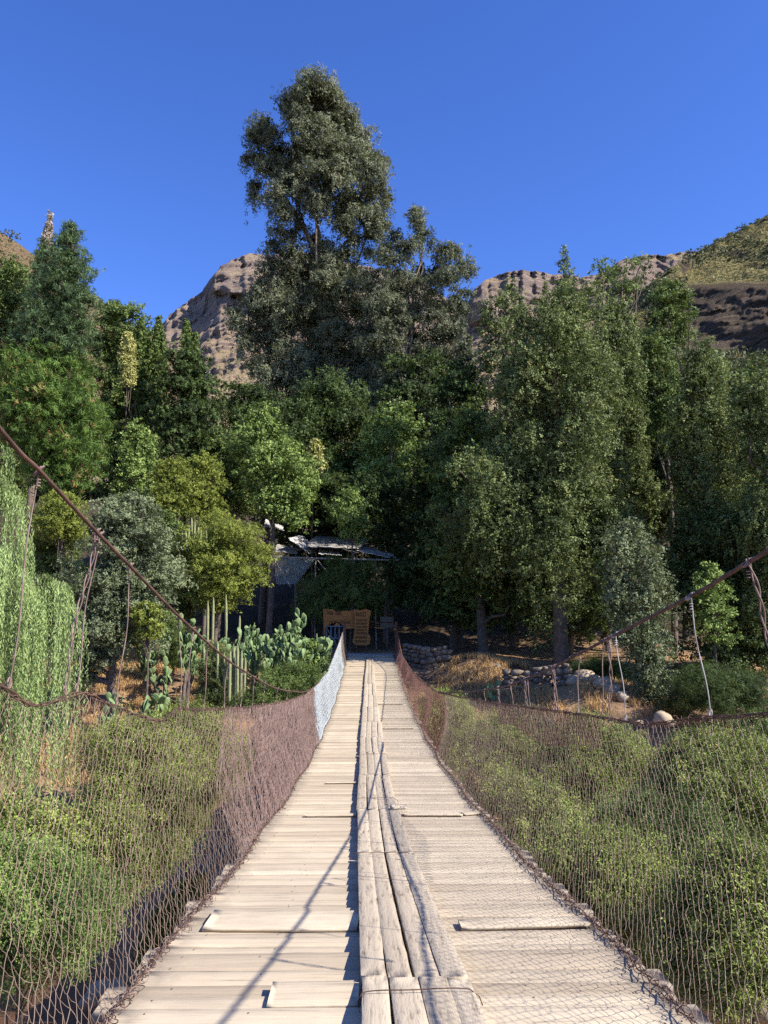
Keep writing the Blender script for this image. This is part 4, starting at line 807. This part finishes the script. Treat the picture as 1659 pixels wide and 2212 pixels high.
# netting
def net(name, sg, y0, y1, pitch, rows, r, mat, bulge=.07, lean=0., fold=0., fray=0., seed=1, jit=.004, clump=0., taper=True):
    rng = np.random.default_rng(seed); nc = int((y1-y0)/pitch*2); nr = rows*2
    i = np.arange(nc+1)[:, None]; j = np.arange(nr+1)[None, :]; v = (j/nr)+0*i
    y = y0+i*pitch/2+0*j
    bx, bz = bot_at(sg, y); 
    yt = y+lean*v
    tx, tz = top_at(sg, yt)
    y = y+lean*v+clump*np.sin(y*9+np.sin(y*3.1)*2)*np.sin(np.pi*v*.8+.3)
    x = bx+(tx-bx)*v+sg*bulge*np.sin(np.pi*v)**1.2*(1+.4*np.sin(y*1.3)); z = bz+(tz-bz)*v**.96
    x = x+sg*fold*np.sin(y*14+v*2)*np.sin(np.pi*v)
    J = rng.normal(0, jit, (3,)+x.shape); x = x+J[0]; y = y+J[1]; z = z+J[2]
    P_ = np.stack([x, y, z], -1)
    A, B = [], []
    a = (np.arange(nc)[:, None]+np.arange(nr)[None, :]) % 2 == 0
    ii, jj = np.nonzero(a); A.append(P_[ii, jj]); B.append(P_[ii+1, jj+1])
    ii, jj = np.nonzero(~a); A.append(P_[ii, jj+1]); B.append(P_[ii+1, jj])
    A = np.concatenate(A); B = np.concatenate(B)
    # every wire is slightly bowed: two pieces
    M_ = (A+B)/2+np.array([0, 0, -.16])*np.abs(B-A)[:, 1:2]*.9+rng.normal(0, .0012, A.shape)
    V, F = segs(np.concatenate([A, M_]), np.concatenate([M_, B]), r, 3)
    mb = MB(); mb.add(V, F)
    if fray:
        for yy in np.arange(y0, min(y1, 14), .045/fray):
            bx, bz = bot_at(sg, yy); snarl(mb, (float(bx)+rng.normal(0, .012), yy, float(bz)+rng.uniform(.0, .02)), rng.uniform(.012, .035), rng, .0022, .8)
    return mb.build(name, mat, bridge)
net('wire_net', -1, .9, 7.9, .066, 17, .00142, M_net, .05, .05, fray=1, seed=1, jit=.005)
net('dense_wire_net', -1, 6.6, 17.2, .034, 13, .0022, M_net_dense, .09, .5, .02, seed=2, clump=.035, jit=.006)
net('dense_wire_net', -1, 8.2, 17.0, .038, 9, .0021, M_net_dense, .05, .9, .03, seed=3, clump=.05, jit=.008)
net('galvanised_wire_net', -1, 16.6, 35.6, .050, 9, .0020, M_galv, .09, 1.3, .02, seed=4, clump=.03)
net('galvanised_wire_net', -1, 17.2, 34.5, .06, 7, .0018, M_galv, .06, 1.8, .03, seed=9, clump=.05)
net('wire_net', -1, 35.0, 39.7, .06, 17, .0019, M_net, .04, 0, seed=5)
net('wire_net', 1, .9, 15.0, .062, 18, .00132, M_net, .06, .03, fray=1, seed=6, jit=.004)
net('wire_net', 1, 14.9, 39.7, .066, 17, .0021, M_net_red, .09, .2, .01, seed=7, clump=.02)
# coarse dark second skirt hanging outside the rim
def skirt():
    rng = np.random.default_rng(8); A, B = [], []
    ys = np.arange(5.4, 9.4, .055)
    for k, yy in enumerate(ys):
        tx, tz = top_at(1, yy); h = .26+.05*math.sin(yy*2); n = 6
        for m in range(n):
            for sgn in (0, 1):
                a = (float(tx)+.035+rng.normal(0, .004), yy+(.0275 if (m+sgn) % 2 else 0)+rng.normal(0, .004), float(tz)-h*m/n); b = (float(tx)+.04+rng.normal(0, .004), yy+(.0275 if (m+1+sgn) % 2 else .055)-(.0275 if sgn else 0), float(tz)-h*(m+1)/n)
                A.append(a); B.append(b)
    V, F = segs(A, B, .0028, 4); mb = MB(); mb.add(V, F); mb.build('net_skirt', M_rust, bridge)
skirt()
# tangled wire lacing along the deck edge
for sg in (-1, 1):
    mb = MB(); ys = np.arange(.9, 39.6, .05)
    for k in range(2):
        q = []
        for i, yy in enumerate(ys):
            bx, bz = bot_at(sg, yy); q.append((float(bx)+.011*math.cos(i*.9+k*3)+rb.normal(0, .003), yy, float(bz)+.014+.008*math.sin(i*.9+k*3)))
        V, F = tube(q, .0036, 4); mb.add(V, F)
    for yy in ys[::1]:
        bx, bz = bot_at(sg, yy)
        if yy < 18:
            snarl(mb, (float(bx)+rb.normal(0, .012), yy+rb.normal(0, .02), float(bz)+rb.uniform(.0, .03)), rb.uniform(.01, .034), rb, .0023, rb.uniform(.5, 1.2))
    mb.build('edge_lacing', M_rust, bridge)

# hanger wires
def hanger(a, b, kind, sg):
    A = PX(a[0], a[1], sg*1.41 if a[0] < 400 or a[0] > 1250 else sg*1.36); B = P(b[0], b[1], A.y); 
    B.x = max(min(B.x, 1.62), -1.62); L = (B-A).length; mb = MB(); rng = np.random.default_rng(int(a[0])); A = A+Vector((0, 0, .014))
    if A.y > 5 : B.x = sg*1.38
    n = max(8, int(L/.05)); base = [A.lerp(B, t)+Vector((math.sin(t*5+a[0])*.018*min(1, L), math.cos(t*4+a[1])*.01, 0))*math.sin(math.pi*t) for t in np.linspace(0, 1, n)]
    if kind == 2:
        fine = smooth_path(base, .012)
        for k in range(2):
            q = [p+Vector((.0075*math.cos(i*.38+k*3.14), .0075*math.sin(i*.38+k*3.14), 0)) for i, p in enumerate(fine)]; V, F = tube(q, .0037, 5); mb.add(V, F)
    else: V, F = tube(smooth_path(base, .04), .0034 if kind == 1 else .003, 5); mb.add(V, F)
    ow = mb.build('hanger_wire', M_hang if kind else M_hang_pale, bridge, smooth=True); mb = MB()
    # loop round the cable and knot below it
    for r_, zz in ((.019, .0), (.017, -.004)):
        q = [A+Vector((zz*2, r_*math.cos(t)*.5, -.014+r_*math.sin(t))) for t in np.linspace(0, 6.28, 14)]; q = [Vector((p.x+(r_*.9*math.sin(i*.45)), p.y, p.z)) for i, p in enumerate(q)]; V, F = tube(q, .0036, 5); mb.add(V, F)
    for h in (.05, .062, .075):
        q = [A+Vector((.0075*math.cos(t), .0075*math.sin(t), -h)) for t in np.linspace(0, 6.28, 9)]; V, F = tube(q, .0028, 4); mb.add(V, F)
    kn = mb.build('wire_knot', M_hang if kind else M_hang_pale, bridge, smooth=True); kn.parent = ow; mb = MB()
    q = [B+Vector((.0, .018*math.cos(t), .012+.020*math.sin(t))) for t in np.linspace(0, 6.28, 12)]; V, F = tube(q, .0035, 4); mb.add(V, F)
    ok = mb.build('wire_loop', M_hang if kind else M_hang_pale, bridge, smooth=True); ok.parent = ow
M_hang = rust_mat('brown_hanger_wire', (.14, .085, .065), (.26, .18, .15), .6)
M_hang_pale = rust_mat('pale_hanger_wire', (.20, .17, .155), (.42, .39, .37), .5)
for a, b, kd in [((85,1017),(20,1482),1),((209,1150),(140,1495),2),((216,1157),(165,1492),1),((282,1224),(252,1520),1),((388,1333),(375,1535),1),((417,1360),(378,1530),1),((450,1388),(432,1530),1),((492,1426),(486,1530),1),
                 ((526,1449),(524,1528),1),((550,1464),(548,1526),1),((572,1476),(571,1524),1),((600,1488),(599,1518),1),((622,1493),(621,1514),1)]: hanger(a, b, kd, -1)
for a, b, kd in [((1615,1215),(1672,1420),2),((1492,1288),(1535,1546),0),((1304,1384),(1318,1550),1),((1330,1371),(1352,1556),0),((1318,1378),(1356,1558),2),((1253,1412),(1254,1543),1),((1193,1442),(1215,1538),2),((1197,1440),(1201,1535),1),
                 ((1133,1467),(1146,1528),2),((1139,1465),(1141,1527),1),((1103,1477),(1104,1522),1),((1075,1485),(1082,1519),2),((1045,1491),(1046,1515),1)]: hanger(a, b, kd, 1)
for sg in (-1, 1):     # short ties where cable and net rim run close together
    mb = MB()
    for yy in np.arange(13, 39, .9):
        A = np.array([tuple(q) for q in CP[sg]]); cx, cz = np.interp(yy, A[:, 1], A[:, 0]), np.interp(yy, A[:, 1], A[:, 2]); snarl(mb, (cx, yy, cz), .02, rb, .004)
    mb.build('cable_tie', M_rust, bridge)
# end posts
for sg in (-1, 1):
    x = sg*1.27; zb = gz(x, YEND+.1)-.4; zt = P(745, 1346, 39.85).z+.06; mb = MB()
    for dx in (-.035, .035):
        V, F = tube([(x+dx, YEND+.08, zb), (x+dx, YEND+.08, zt)], .026, 10); mb.add(V, F); V, F = tube([(x+dx, YEND+.08, zt-.002), (x+dx, YEND+.08, zt+.004)], [.026, .001], 10); mb.add(V, F)
    V, F = tube([(x-.06, YEND+.04, zt-.1), (x+.06, YEND+.04, zt-.1)], .016, 8); mb.add(V, F)
    mb.build('end_post', M_net_red, bridge, smooth=True)

# landing slab at the far end
def landing():
    M = plain('landing_concrete', (.26, .24, .22), (.40, .37, .33), 3); V = []
    nx, ny = 22, 10
    for j in range(ny+1):
        for i in range(nx+1):
            x = -1.7+3.4*i/nx; yy = YEND+.05+1.9*j/ny; V.append((x+.05*noise.noise(Vector((j, i, 1))), yy, dz(YEND)+.02+.03*noise.noise(Vector((x*2, yy*2, 0)))))
    n = len(V); V += [(x, y_, z-.5) for x, y_, z in V]; w = nx+1
    F = [(j*w+i, j*w+i+1, (j+1)*w+i+1, (j+1)*w+i) for j in range(ny) for i in range(nx)]
    F += [(i, n+i, n+i+1, i+1) for i in range(nx)]
    F += [(j*w, (j+1)*w, n+(j+1)*w, n+j*w) for j in range(ny)]+[(j*w+nx, n+j*w+nx, n+(j+1)*w+nx, (j+1)*w+nx) for j in range(ny)]
    tag(mesh_np('path', V, F, M), kind='structure')
landing()

# ------------------------------------------------------------------ boards, gate, shelter
SY = 43.0
M_carve = plain('dark_carved_lettering', (.035, .015, .008), (.06, .03, .015))
def flat_poly(outline, y, th, mat, name, parent):
    """a board cut to an outline given in the picture plane at this distance, with real thickness"""
    pts = [P(px, py, y) for px, py in outline]; n = len(pts); c = sum(pts, Vector())/n
    V = [(p.x, p.y, p.z) for p in pts]+[(p.x, p.y+th, p.z) for p in pts]+[c[:], (c.x, c.y+th, c.z)]
    F = []
    for i in range(n):
        j = (i+1) % n; F += [(i, j, n+j, n+i)]
    me = bpy.data.meshes.new(name); fs = [tuple(f) for f in F]+[(2*n, (i+1) % n, i) for i in range(n)]+[(2*n+1, n+i, n+(i+1) % n) for i in range(n)]
    o0 = parent.location if parent else Vector((0, 0, 0)); me.from_pydata([tuple(Vector(v)-o0) for v in V], [], fs); me.materials.append(mat)
    a = me.attributes.new('tint', 'FLOAT', 'FACE'); a.data.foreach_set('value', np.full(len(fs), .5, np.float32))
    o = bpy.data.objects.new(name, me); COL.objects.link(o); o.parent = parent; return o
def strokes(rows, y, parent, name, seed, mat=None):
    rng = np.random.default_rng(seed)
    for (x0, x1, py, h) in rows:
        x = x0; mb = MB()
        while x < x1-h*.5:
            w = h*rng.uniform(.5, .75); a, b = P(x, py-h/2, y), P(x+w, py+h/2, y); t = (b.x-a.x)*.24; z0, z1 = b.z, a.z; yy0, yy1 = y-.012, y-.001
            kind = rng.integers(0, 6)
            mb.box((a.x, yy0, z0), (a.x+t, yy1, z1))
            if kind in (0, 1, 3, 5): mb.box((b.x-t, yy0, z0), (b.x, yy1, z1))
            if kind in (0, 2, 3, 4): mb.box((a.x+t, yy0, z1-t), (b.x-(t if kind in (0, 3) else 0), yy1, z1))
            if kind in (1, 2, 5, 4): mb.box((a.x+t, yy0, (z0+z1)/2-t/2), (b.x-(t if kind in (1, 5) else 0), yy1, (z0+z1)/2+t/2))
            if kind in (2, 3): mb.box((a.x+t, yy0, z0), (b.x-(t if kind == 3 else 0), yy1, z0+t))
            x += w+h*.22
            if rng.random() < .12: x += h*.5
        mb.build(name, mat or M_carve, parent)
r1 = empty('sign_board', P(730, 1400, SY), label='wide varnished wooden sign board with carved dark lettering above the grey gate', cat='sign')
flat_poly([(698,1315),(722,1317),(723,1320),(768,1319),(768,1358),(744,1359),(744,1352),(704,1352),(703,1372),(700,1372)], SY, .05, M_sign, 'panel', r1)
strokes([(708, 740, 1324, 8), (712, 762, 1344, 7)], SY, r1, 'lettering_line', 3)
for px in (700, 766):
    mb = MB(); a = P(px, 1316, SY+.09); mb.box((a.x-.05, SY+.055, gz(a.x, SY)-.3), (a.x+.05, SY+.14, a.z+.02)); mb.build('post', M_dark_wood, r1)
r2 = empty('carved_board', P(782, 1395, SY-.3), label='tall curvy wooden board with rows of carved text behind the deck end', cat='sign')
flat_poly([(764,1316),(764,1322),(766,1327),(766,1366),(764,1374),(762,1381),(762,1387),(766,1393),(790,1394),(798,1391),(801,1381),(799,1373),(795,1368),(797,1352),(798,1334),(801,1327),(801,1319),(792,1316),(778,1318)], SY-.3, .06, M_sign, 'panel', r2)
strokes([(769, 796, 1327, 9), (770, 795, 1340, 4.5), (770, 795, 1347, 4.5), (770, 795, 1354, 4.5), (770, 794, 1361, 4.5), (770, 793, 1368, 4.5), (768, 796, 1377, 4.5), (768, 796, 1385, 4.5)], SY-.3, r2, 'lettering_line', 4)
for px in (770, 792):
    mb = MB(); a = P(px, 1340, SY-.2); mb.box((a.x-.04, SY-.235, gz(a.x, SY)-.3), (a.x+.04, SY-.16, a.z)); mb.build('post', M_dark_wood, r2)
M_gate = plain('grey_blue_painted_iron', (.11, .13, .16), (.18, .20, .24), 8, .6)
r3 = empty('iron_gate', P(725, 1400, SY-.7), label='grey-blue iron gate with a crossed brace under the wide sign board', cat='gate')
mb = MB(); a, b = P(706, 1350, SY-.7), P(742, 1350, SY-.7); zb = gz(a.x, SY-.7)+.05; zt = P(720, 1352, SY-.7).z
for x in np.linspace(a.x, b.x, 5): mb.box((x-.03, SY-.73, zb), (x+.03, SY-.67, zt))
mb.build('frame_bars', M_gate, r3)
for z in (zb+.02, zt-.06, (zb+zt)/2):
    mb = MB(); mb.box((a.x-.032, SY-.77, z), (b.x+.032, SY-.733, z+.07)); mb.build('rail', M_gate, r3)
mb = MB(); V, F = tube([(a.x, SY-.79, zt-.1), (b.x-.2, SY-.79, zb+.1)], .025, 6); mb.add(V, F); V, F = tube([(a.x+.1, SY-.80, zb+.1), (b.x-.3, SY-.80, zt-.4)], .02, 6); mb.add(V, F); mb.build('brace', M_gate, r3)
for lb, y0, w in (('upper weathered plank sign nailed in the shade, straight ended', 1338, 12), ('lower plank sign with a rounded pointed end', 1351, 11)):
    r = empty('plank_sign', P(836, y0, SY+.4), label=lb, cat='sign'); h = w/2
    out = [(822,y0-h),(846,y0-h*.9),(851,y0-h*.4),(852,y0+h*.3),(848,y0+h*.9),(822,y0+h)] if 'rounded' in lb else [(821,y0-h),(850,y0-h*.8),(850,y0+h),(821,y0+h*.9)]
    flat_poly(out, SY+.4, .04, M_dark_wood, 'board', r); mb = MB(); a = P(836, y0, SY+.5); mb.box((a.x-.04, SY+.445, gz(a.x, SY+.5)-.2 if 'lower' in lb else a.z-.1), (a.x+.04, SY+.51, a.z+.12)); mb.build('post', M_dark_wood, r)

M_roof = plain('bleached_roofing_sheet', (.30, .285, .26), (.52, .49, .45), 1.4, .8)
M_grey_roof = plain('dull_grey_roofing_sheet', (.20, .185, .165), (.36, .34, .31), 2)
M_shade, nt, N, L = newmat('blue_green_shade_net')
b = N.new('ShaderNodeBsdfDiffuse'); b.inputs[0].default_value = (.25, .29, .27, 1); tr = N.new('ShaderNodeBsdfTransparent'); mx = N.new('ShaderNodeMixShader'); mx.inputs[0].default_value = .60
L.new(tr.outputs[0], mx.inputs[1]); L.new(b.outputs[0], mx.inputs[2]); o_ = N.new('ShaderNodeOutputMaterial'); L.new(mx.outputs[0], o_.inputs[0])
def shelter():
    y0 = 45.5; y1 = 51.0; rt = empty('shelter', P(700, 1290, 47), label='shaded lean-to shelter of poles with torn pale roofing sheets, behind the cactus bank', cat='shelter')
    def pole(px, pt, y, r=.045, pb=None):
        a = P(px, pt, y); mb = MB(); zb = P(px, pb, y).z if pb else gz(a.x, a.y)-.3; V, F = tube([(a.x+.05, y, min(zb, a.z-2)), (a.x-.02, y, (zb+a.z)/2), (a.x, y, a.z)], r, 7); mb.add(V, F); mb.build('pole', M_pole, rt, smooth=True)
    pole(589, 1195, y0, .06); pole(682, 1205, y0+.5); pole(812, 1207, y0+.5, .035); pole(640, 1170, y1); pole(740, 1172, y1); pole(840, 1180, y1)
    for a, b, r in ((P(586, 1203, y0), P(862, 1210, y0+.5), .06), (P(630, 1170, y1), P(850, 1178, y1), .05), (P(590, 1204, y0), P(628, 1268, y0-.5), .03), (P(684, 1208, y0+.5), P(712, 1240, y0+.4), .03), (P(640, 1225, y0+.3), P(600, 1222, y0+.2), .02)):
        mb = MB(); V, F = tube([a, a.lerp(b, .5)-Vector((0, 0, .03)), b], r, 6); mb.add(V, F); mb.build('beam', M_pole, rt, smooth=True)
    def sheet(corners, mat, name, seed, wav=.06, thick=.012):
        rng = np.random.default_rng(seed); n = 14; C = [Vector(c) for c in corners]; V = []
        for j in range(n+1):
            for i in range(n+1):
                u, v = i/n, j/n; p = C[0].lerp(C[1], u).lerp(C[3].lerp(C[2], u), v); e = .10*fbm(u*3+seed, v*3)*(1 if v in (0, 1) or u in (0, 1) else .3)
                V.append(p+Vector((e, 0, wav*fbm(u*4+seed, v*2.5, seed)+wav*.35*math.sin(u*30))))
        V2 = [p-Vector((0, 0, thick)) for p in V]; w = n+1; m = len(V); F = [(j*w+i, j*w+i+1, (j+1)*w+i+1, (j+1)*w+i) for j in range(n) for i in range(n)]; F += [tuple(m+q for q in f[::-1]) for f in F]
        F += [(i, m+i, m+i+1, i+1) for i in range(n)]
        mb = MB(); mb.add([tuple(p) for p in V+V2], F); mb.build(name, mat, rt)
    S_ = [((622,1162),(668,1196),(690,1190),(655,1156),M_roof,2.5),((688,1196),(738,1200),(735,1184),(690,1180),M_roof,3.2),((770,1190),(828,1202),(822,1186),(760,1176),M_roof,2.6),((570,1136),(612,1146),(612,1136),(574,1122),M_roof,2.5),
          ((660,1180),(775,1185),(800,1162),(680,1158),M_grey_roof,3.4),((740,1186),(775,1194),(770,1176),(740,1170),M_grey_roof,3.),((828,1203),(858,1206),(850,1196),(826,1192),M_roof,1.5),((588,1190),(640,1196),(650,1186),(600,1176),M_grey_roof,2.)]
    for i, (a, b, c, d, m, dp) in enumerate(S_): sheet([P(*a, y0+.3), P(*b, y0+.3), P(*c, y0+.3+dp), P(*d, y0+.3+dp)], m, 'roofing_sheet', i+1, .05)
    # shade net hung from the corner pole
    n = 10; V = []
    A, B, C, D = P(590, 1200, y0-.1), P(682, 1206, y0+.4), P(640, 1262, y0+.3), P(596, 1262, y0-.1)
    for j in range(n+1):
        for i in range(n+1): u, v = i/n, j/n; V.append(A.lerp(B, u).lerp(D.lerp(C, u), v)+Vector((0, .15*fbm(u*3, v*3), 0)))
    F = [(j*(n+1)+i, j*(n+1)+i+1, (j+1)*(n+1)+i+1, (j+1)*(n+1)+i) for j in range(n) for i in range(n)]; mb = MB(); mb.add([tuple(p) for p in V], F); mb.build('shade_net', M_shade, rt)
M_pole = plain('grey_weathered_pole', (.20, .18, .16), (.34, .31, .28), 5)
shelter()

# ------------------------------------------------------------------ scrub on the hillsides
def scrub(name, label, obj, n, size, seed, mat, cond, spread=14):
    rng = np.random.default_rng(seed); me = obj.data; N_ = len(me.vertices); co = np.empty(N_*3, np.float32); me.vertices.foreach_get('co', co); co = co.reshape(-1, 3)
    C, A, T_ = [], [], []; cnt = 0; tries = 0
    while cnt < n and tries < n*30:
        tries += 1; i = rng.integers(0, N_); p = co[i]; f = fbm(p[0]*.03, p[2]*.05, seed*1.)
        if not cond(p, f): continue
        cnt += 1; s = size*rng.uniform(.5, 1.6)*(1+max(0, f)); m = spread
        D = rng.normal(size=(m, 3)); D /= np.linalg.norm(D, axis=1)[:, None]; D[:, 2] = np.abs(D[:, 2])
        C.append(p+D*s*rng.uniform(.5, 1, m)[:, None]*np.array([1, 1, .8])); A.append(rng.normal(size=(m, 3))); T_.append(np.clip(rng.normal(.4, .2)+rng.normal(0, .12, m), 0, 1))
    V, F, T_ = leaves(np.concatenate(C), np.concatenate(A), size*.75, size*.5, rng, np.concatenate(T_)); tag(mesh_np(name, V, F, mat, None, T_), label, 'scrub', kind='stuff')
def pxof(p): 
    q = RM.transposed() @ (Vector(p)-CAM); return CX+FPX*q.x/-q.z, CY-FPX*q.y/-q.z
def c1(p, f):
    px, py = pxof(p); return f > -.12 and rk_r(px, py) < .3 and px < 1760 and py < 900
def c1b(p, f):
    px, py = pxof(p); return rk_r(px, py) < .3 and px < 1760 and py < 900
scrub('hillside_scrub', 'clumps of dull green scrub dotted over the golden hillside', hr, 1500, .95, 5, G_scrub, c1, 22)
scrub('hillside_tussocks', 'small dry tussocks all over the golden hillside', hr, 4200, .38, 6, G_straw_hill , c1b, 7)
scrub('hillside_scrub', 'patchy scrub on the reddish hill behind the pine', hl, 260, 1.1, 7, G_scrub, lambda p, f: f > -.1, 22)
scrub('mountain_scrub', 'faint scrub scattered over the foot and skyline of the layered mountain', mt, 2200, 1.7, 8, G_scrub, lambda p, f: (pxof(p)[1] > 730 and f > -.25) or (pxof(p)[0] > 1090 and pxof(p)[1] < 640 and f > 0), 12)
for i, (px, py, y, r, lb) in enumerate([(20,508,122,.9*1.3,'round dark shrub on the crest of the reddish hill'),(1602,494,170,1.4,'lone round shrub on the crest of the golden hillside'),(1495,556,190,2.6,'dark shrub clump where the golden hillside meets the far ridge'),(1545,545,185,2.0,'low shrub just below the crest beside the dark clump')]):
    c = P(px, py, y); g = empty('hill_shrub', (c.x, c.y, c.z-r*.8), label=lb, cat='shrub'); rng = np.random.default_rng(i)
    V, F, T_ = crown_arrays([(c.x, c.y, c.z, r, r, r*.7), (c.x+r*.8, c.y, c.z-r*.2, r*.7, r*.7, r*.5)], rng, r*.22, r*.13, lai=3, spray=r*.15); mesh_np('foliage', V, F, G_scrub, g, T_)
    mb = MB(); V, F = tube([(c.x, c.y, c.z-r), (c.x+.1*r, c.y, c.z)], [r*.08, r*.04], 6); mb.add(V, F); mb.build('stem', M_bark, g)
print('leaf faces', sum(len(o.data.polygons) for o in S.objects if o.type == 'MESH'))
